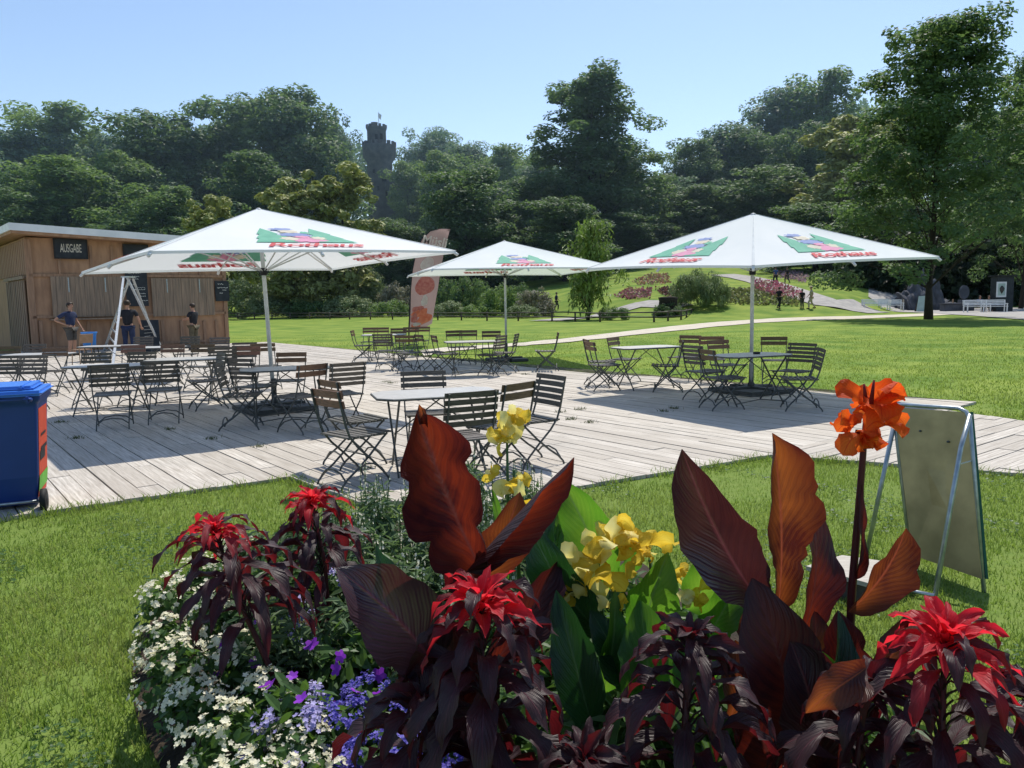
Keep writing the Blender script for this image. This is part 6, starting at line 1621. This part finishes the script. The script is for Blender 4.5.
# ------------------------------------------------------------------ amaranth
def amaranth(label, base, top, Ll, red, n=30, seed=0, spread=1.0, zlow=.3, Lr=None):
    g = random.Random(seed); base, top = Vector(base), Vector(top); T = thing('amaranth_plant', label, 'plant', tuple(base), 0, 'red leaved amaranth plants'); ax = top - base
    mid = ax * .55 + Vector((g.uniform(-.02, .02), 0, 0)); stem(T, [Vector(), ax * .25, mid, ax], [.014, .012, .010, .006], M_['stem_dark'])
    mb = MB()
    n = int(n * 1.25)
    for i in range(n):
        t = 1 - (1 - zlow) * (i / n) ** 1.15; p = ax * t; a = i * 2.39996 + g.uniform(-.3, .3); L_ = Ll * (.62 + .5 * min(1, (1 - t) * 3.5)) * g.uniform(.8, 1.2)
        out = Vector((math.cos(a), math.sin(a), 0)); up = .55 - (1 - t) * .35 + g.uniform(-.15, .15)
        e = p + out * L_ * g.uniform(.78, 1.0) * spread + Vector((0, 0, L_ * (up * 1.1 - g.uniform(.55, 1.05))))          # tips hang
        # arched petiole start
        s0 = p + out * L_ * .16 + Vector((0, 0, L_ * .22))
        mb.tube([p, p + out * L_ * .07 + Vector((0, 0, L_ * .14)), s0], [.004, .003, .0025], 5, 0)
        add_leaf(mb, s0, e, L_ * g.uniform(.20, .30), out * .8 + Vector((0, 0, .9)), bow=g.uniform(.20, .34), cup=g.uniform(.05, .4), wave=L_ * .045, n=11, m=3, nw=13, twist=g.uniform(-.7, .7), seed=seed * 97 + i, peak=.4,
                 mi=(1 if red and t > .86 and g.random() < .7 else 0))
    mb.build('foliage', [M_['ama_dark'], M_['ama_mix']], T)
    # side shoots near the top: small upright leaves
    mb = MB(); m = 26 if red else 14
    for i in range(m):
        a = i * 2.39996; el = -.05 + 1.05 * (i / m) + g.uniform(-.2, .25); L_ = (Lr or Ll) * g.uniform(.5, .85) * (1.0 - .35 * i / m)
        p = ax * (1 - .05 * (1 - i / m)); d = Vector((math.cos(a) * math.cos(el), math.sin(a) * math.cos(el), math.sin(el)))
        add_leaf(mb, p, p + d * L_, L_ * g.uniform(.26, .36), Vector((0, 0, 1)) - d * .5 + Vector((0, -.3, 0)), bow=g.uniform(.0, .2), cup=.3, wave=L_ * .05, n=9, m=3, nw=11, twist=g.uniform(-.8, .8), droop_tip=g.uniform(0, .5) * (1 - i / m) + .05,
                 seed=seed * 13 + i, mi=0)
    mb.build('crown_leaves', M_['ama_red'] if red else M_['ama_dark'], T)
    return T
Wp = lambda px, py, Y: W(px, py, Y)
def am(label, tp, bx, by, Ll, red, **k): t = W(*tp); amaranth(label, (bx, by, .08), t, Ll, red, **k)
am('red-topped amaranth at the far left of the bed, leaning stem over the white flowers', (214, 529, 3.05), -.92, 2.95, .205, True, seed=1, n=40, zlow=.45, spread=1.35, Lr=.15)
am('red-topped amaranth second from the left, standing furthest back near the deck', (312, 500, 3.55), -.86, 3.50, .20, True, seed=2, n=36, zlow=.42, spread=1.15, Lr=.19)
am('large red-topped amaranth at the centre front of the bed', (482, 600, 1.95), -.08, 1.92, .215, True, seed=3, n=50, zlow=.32, spread=1.0, Lr=.21)
am('dark burgundy amaranth without a red top at the front right of centre', (688, 640, 1.85), .42, 1.82, .20, False, seed=4, n=44, zlow=.32)
am('broad crimson-topped amaranth at the right end of the bed below the metal sign', (945, 640, 1.72), .97, 1.70, .20, True, seed=5, n=46, zlow=.3, spread=1.05, Lr=.23)
am('dark amaranth at the bottom edge left of the large red-topped one', (425, 700, 1.95), -.22, 1.97, .22, False, seed=6, n=30, zlow=.3)
am('dark amaranth at the bottom edge under the green canna leaves', (585, 760, 1.75), .16, 1.75, .2, False, seed=7, n=24, zlow=.4)
am('dark amaranth at the bottom right between the bronze canna and the crimson-topped one', (868, 690, 1.78), .80, 1.8, .2, False, seed=8, n=30, zlow=.3)
am('dark amaranth cut by the right border of the picture', (1040, 690, 1.8), 1.25, 1.8, .22, False, seed=9, n=34, zlow=.3)

# ------------------------------------------------------------------ bedding plants
M_['greenery'] = leafmat('bedding foliage', (.035, .075, .020), (.085, .16, .045), (.16, .30, .04), trans=.35, rnd=.15, rough=.45)
M_['greenery_grey'] = leafmat('pale bedding foliage', (.07, .115, .055), (.15, .22, .11), (.2, .32, .1), trans=.35, rnd=.12, rough=.45)
M_['pet_white'] = pmat('white petal', (.86, .82, .66), (.78, .74, .50), tint='tint', rough=.6, trans=.35, spec=.15)
M_['pet_blue'] = pmat('blue petal', (.12, .10, .46), (.26, .22, .62), tint='tint', rough=.7, trans=.3, tcol=(.25, .2, .8))
M_['pet_violet'] = pmat('violet petal', (.22, .03, .48), (.34, .06, .62), scale=20, rough=.6, trans=.35, tcol=(.5, .08, .9))
M_['pet_lilac'] = pmat('pale lilac petal', (.50, .46, .72), (.36, .32, .62), tint='tint', rough=.7, trans=.3)
def petals(n, ro=1.0, wd=.42, lift=.15):
    V = [[0, 0, 0]]; Fc = []
    for k in range(n):
        a = k / n * 6.283; c, s = math.cos(a), math.sin(a)
        for (r, t, z) in ((.5, -wd, lift * .6), (1.0, -wd * .55, lift * 1.2), (1.0, wd * .55, lift * 1.2), (.5, wd, lift * .6)): V.append([r * c - t * s * 1, r * s + t * c, z])
        b = 1 + k * 4; Fc += [[0, b, b + 1, b + 2], [0, b + 2, b + 3, b + 3]]
    Fc = [f if f[2] != f[3] else [f[0], f[1], f[2], f[2]] for f in Fc]
    # use proper quads
    Q = []
    for k in range(n): b = 1 + k * 4; Q.append([0, b, b + 1, b + 2]); Q.append([0, b + 2, b + 3, 0])
    return np.array(V, float) * ro, Q
def flower_np(n, wd, lift):
    V, Q = petals(n, 1.0, wd, lift); T3 = []
    for q in Q:
        T3.append(q[:3]); 
        if q[3] != q[0]: T3.append([q[0], q[2], q[3]])
    return V, np.array(T3)
FL5 = flower_np(5, .40, .25); FL4 = flower_np(4, .55, .2)
def clump_mesh(seed, kind):
    """returns list of (name, mesh)"""
    g = np.random.default_rng(seed); out = []
    def dome(n, Rr, Hh, lo=0.0):
        a = g.uniform(0, 6.283, n); r = np.sqrt(g.uniform(0, 1, n)) * Rr; z = Hh * np.sqrt(np.clip(1 - (r / Rr) ** 2, 0, 1))
        nr = np.stack([np.cos(a) * r / Rr, np.sin(a) * r / Rr, .35 + z / Hh * .6], 1); f = g.uniform(lo, 1, n)[:, None]
        return np.stack([np.cos(a) * r, np.sin(a) * r, z], 1) * (f * .5 + .5) + [0, 0, .0], unit(nr)
    def leaves(n, Rr, Hh, L, mat, wd=1.0, name='foliage'):
        p, nr = dome(n, Rr, Hh); ax = unit(nr * .3 + rdir(n, g)); tv = T_LEAF[0] * [wd, 1, 1]
        V, Fc = inst(tv, T_LEAF[1], p, nr + rdir(n, g) * .7, ax, L * g.uniform(.6, 1.3, n), g)
        o = build_np(name, V, Fc, mat, tint=np.repeat(np.clip(g.normal(.45, .25, n), 0, 1), 8)); out.append((name, o.data)); bpy.data.objects.remove(o)
    def blooms(n, Rr, Hh, s, mat, tpl, name='blossom', cl=1, sp=0):
        p, nr = dome(n, Rr, Hh, .9)
        if cl > 1: p = p.repeat(cl, 0) + g.normal(0, sp, (n * cl, 3)); nr = nr.repeat(cl, 0)
        m = len(p); nr = nr + rdir(m, g) * .7; p = p + unit(nr) * .012
        V, Fc = inst(tpl[0], tpl[1], p, nr, rdir(m, g), s * g.uniform(.7, 1.2, m), g)
        o = build_np(name, V, Fc, mat, tint=np.repeat(np.clip(g.normal(.35, .3, m), 0, 1), len(tpl[0]))); out.append((name, o.data)); bpy.data.objects.remove(o)
    if kind == 'begonia': leaves(260, .175, .25, .05, M_['greenery'], 1.5); blooms(44, .185, .27, .0125, M_['pet_white'], FL5, cl=4, sp=.010)
    if kind == 'ageratum': leaves(170, .15, .20, .05, M_['greenery'], 1.3); blooms(20, .15, .23, .007, M_['pet_blue'], FL5, cl=26, sp=.011)
    if kind == 'lilac': leaves(170, .15, .20, .05, M_['greenery'], 1.3); blooms(18, .15, .23, .008, M_['pet_lilac'], FL5, cl=22, sp=.011)
    if kind == 'green': leaves(300, .19, .30, .085, M_['greenery'], .7)
    if kind == 'pale': leaves(330, .20, .36, .075, M_['greenery_grey'], .6)
    if kind == 'petunia': leaves(200, .17, .22, .06, M_['greenery'], 1.0); blooms(6, .17, .24, .023, M_['pet_violet'], FL5)
    if kind == 'salvia':
        leaves(520, .19, .50, .08, M_['greenery_grey'], .6)
        n = 13; V = []; mb = MB(); P = []; N = []
        for i in range(n):
            a = g.uniform(0, 6.28); r = g.uniform(0, .16); x, y = math.cos(a) * r, math.sin(a) * r; h = g.uniform(.46, .66); lx, ly = g.normal(0, .02, 2)
            mb.tube([(x, y, .15), (x + lx * .5, y + ly * .5, h * .7), (x + lx, y + ly, h)], [.0038, .0032, .0022], 4)
            for k in range(16):
                t = g.uniform(.55, 1.0); q = g.uniform(0, 6.28); c = np.array([x + lx * t + math.cos(q) * .006, y + ly * t + math.sin(q) * .006, h * t]); P.append(c); N.append([math.cos(q), math.sin(q), .3])
        o = mb.build('spike', M_['stem_green']); out.append(('flower_spike', o.data)); bpy.data.objects.remove(o)
        P = np.array(P); N = np.array(N); w_ = g.uniform(0, 1, len(P)) < .6
        V, Fc = inst(FL4[0], FL4[1], P[w_], N[w_], rdir(w_.sum(), g), .008 * g.uniform(.7, 1.3, w_.sum()), g)
        o = build_np('blossom', V, Fc, M_['pet_white'], tint=np.full(len(V), .1)); out.append(('blossom', o.data)); bpy.data.objects.remove(o)
        V, Fc = inst(T_DIAM[0], T_DIAM[1], P[~w_], N[~w_], rdir((~w_).sum(), g), .012, g)
        o = build_np('calyx', V, Fc, M_['greenery_grey'], tint=np.full(len(V), .3)); out.append(('calyx', o.data)); bpy.data.objects.remove(o)
    if kind == 'zinnia':
        leaves(150, .14, .20, .07, M_['greenery'], .6); p, nr = dome(6, .12, .26, .95)
        tpl = flower_np(9, .16, .05); V, Fc = inst(tpl[0], tpl[1], p + [0, 0, .03], nr * .3 + [0, -.2, 1], rdir(6, g), .03, g)
        o = build_np('blossom', V, Fc, M_['pet_white'], tint=np.full(len(V), .1)); out.append(('blossom', o.data)); bpy.data.objects.remove(o)
        tp = flower_np(6, .5, .3); V, Fc = inst(tp[0], tp[1], p + [0, 0, .036], nr * .3 + [0, -.2, 1], rdir(6, g), .008, g)
        o = build_np('flower_centre', V, Fc, M_['pet_yellow']); out.append(('flower_centre', o.data)); bpy.data.objects.remove(o)
    return out
FL3 = flower_np(3, .6, .1)
clover()
CL = {}
NM = dict(begonia='white_begonia', ageratum='blue_ageratum', lilac='lilac_ageratum', green='leafy_plant', pale='pale_leafy_plant', petunia='violet_petunia', salvia='white_salvia', zinnia='white_zinnia')
LB = dict(begonia='clump of small white begonia flowers along the left rim of the bed', ageratum='tuft of fluffy blue flowers near the bottom of the bed',
          lilac='tuft of pale lilac fluffy flowers among the bedding', green='leafy green bedding plant without flowers between the taller plants', pale='pale green narrow-leaved plant in the middle of the bed',
          petunia='green plant with a few violet trumpet flowers in the bed', salvia='pale leafy plant with many thin upright flower spikes at the back of the bed', zinnia='low plant with white daisy flowers and yellow centres at the bottom edge')
cnt = {}
def clump(kind, x, y, s=1.0, z=.06):
    i = cnt.get(kind, 0); cnt[kind] = i + 1; key = (kind, i % 3)
    if key not in CL: CL[key] = clump_mesh(100 + hash_(kind) + i % 3, kind)
    T = thing(NM[kind], LB[kind], 'plant', (x, y, z), random.uniform(0, 6.28), LB[kind].split(' ')[0] + ' ' + NM[kind].replace('_', ' ') + ' plants in the bed'); s *= random.uniform(.88, 1.15); T.scale = (s, s, s * random.uniform(.9, 1.1))
    for nm, me in CL[key]:
        q = link(bpy.data.objects.new(nm, me), T)
        if nm in ('blossom', 'calyx', 'flower_spike', 'foliage'): q['kind'] = 'stuff'
def hash_(k): return sum(ord(c) for c in k)
for x, y in [(.45, 3.1), (.62, 2.9), (.3, 2.7), (.72, 2.5), (.4, 2.2)]: clump('green', x, y, 1.25)
# white rim
for x, y in [(-1.86, 3.85), (-1.70, 3.45), (-1.50, 3.1), (-1.30, 2.8), (-1.10, 2.52), (-.92, 2.28), (-1.25, 3.12), (-1.04, 2.78), (-.84, 2.50), (-.72, 2.2), (-1.84, 4.2), (-1.74, 4.5), (-1.52, 3.6), (-.60, 2.02)]:
    clump('begonia', x + .09 + random.uniform(-.03, .03), y + random.uniform(-.03, .03), .9)
for x, y in [(-1.42, 3.95), (-1.3, 3.6), (-1.0, 3.1), (-1.5, 4.35), (-1.15, 3.4)]: clump('pale', x, y, .9)
for x, y in [(-.62, 2.55), (-.45, 2.35), (-.38, 2.6), (-.55, 2.8), (-.30, 2.2), (-.55, 2.1), (-.20, 2.45), (-.36, 1.98)]: clump('ageratum', x, y, 1.0)
for x, y in [(-.80, 2.72), (-1.15, 3.65), (-1.0, 4.0), (-.75, 2.45), (-.95, 3.3), (-.85, 4.3)]: clump('lilac', x, y, 1.05)
for x, y in [(-1.1, 3.2), (-.7, 3.1), (-.78, 2.62), (-.55, 2.62)]: clump('petunia', x, y, 1.15)
for x, y in [(-.60, 3.4), (-.42, 3.1), (-.35, 3.6), (-.7, 3.8), (-.2, 3.3), (-.5, 4.1), (-.15, 3.9), (-.75, 3.25), (-1.2, 4.4), (-.9, 4.6), (-.3, 2.9)]: clump('pale', x, y, 1.0)
for x, y in [(-.55, 4.2), (-.30, 4.3), (-.05, 4.35), (-.8, 4.5), (-.5, 4.6), (-.2, 4.75), (.12, 4.8), (-.65, 5.1), (-.3, 5.2), (.05, 5.3), (-.45, 3.9), (-1.1, 4.7), (-.15, 4.0), (.2, 4.3), (-.75, 4.0), (-1.0, 4.3), (-.9, 5.0), (-.35, 3.65), (-.05, 3.6), (-.55, 3.5), (.3, 4.6)]: clump('salvia', x, y, .86)
for x, y in [(-.25, 1.95), (-.12, 2.1), (1.5, 1.75), (1.35, 2.0)]: clump('zinnia', x, y, 1.0)
for x, y in [(.0, 2.6), (.2, 2.3), (.45, 2.4), (.1, 2.95), (.35, 2.0), (.6, 2.1), (.8, 2.0), (.3, 3.3), (.55, 3.0), (.75, 2.7), (1.0, 2.3), (1.1, 2.0), (.0, 2.1), (-.1, 3.2), (1.2, 2.5), (.5, 3.6), (.3, 4.0), (.55, 1.75), (.9, 1.7), (.2, 1.8), (.15, 3.7), (-1.35, 4.7), (-1.2, 3.9), (.75, 3.3)]: clump('green', x, y, 1.0)
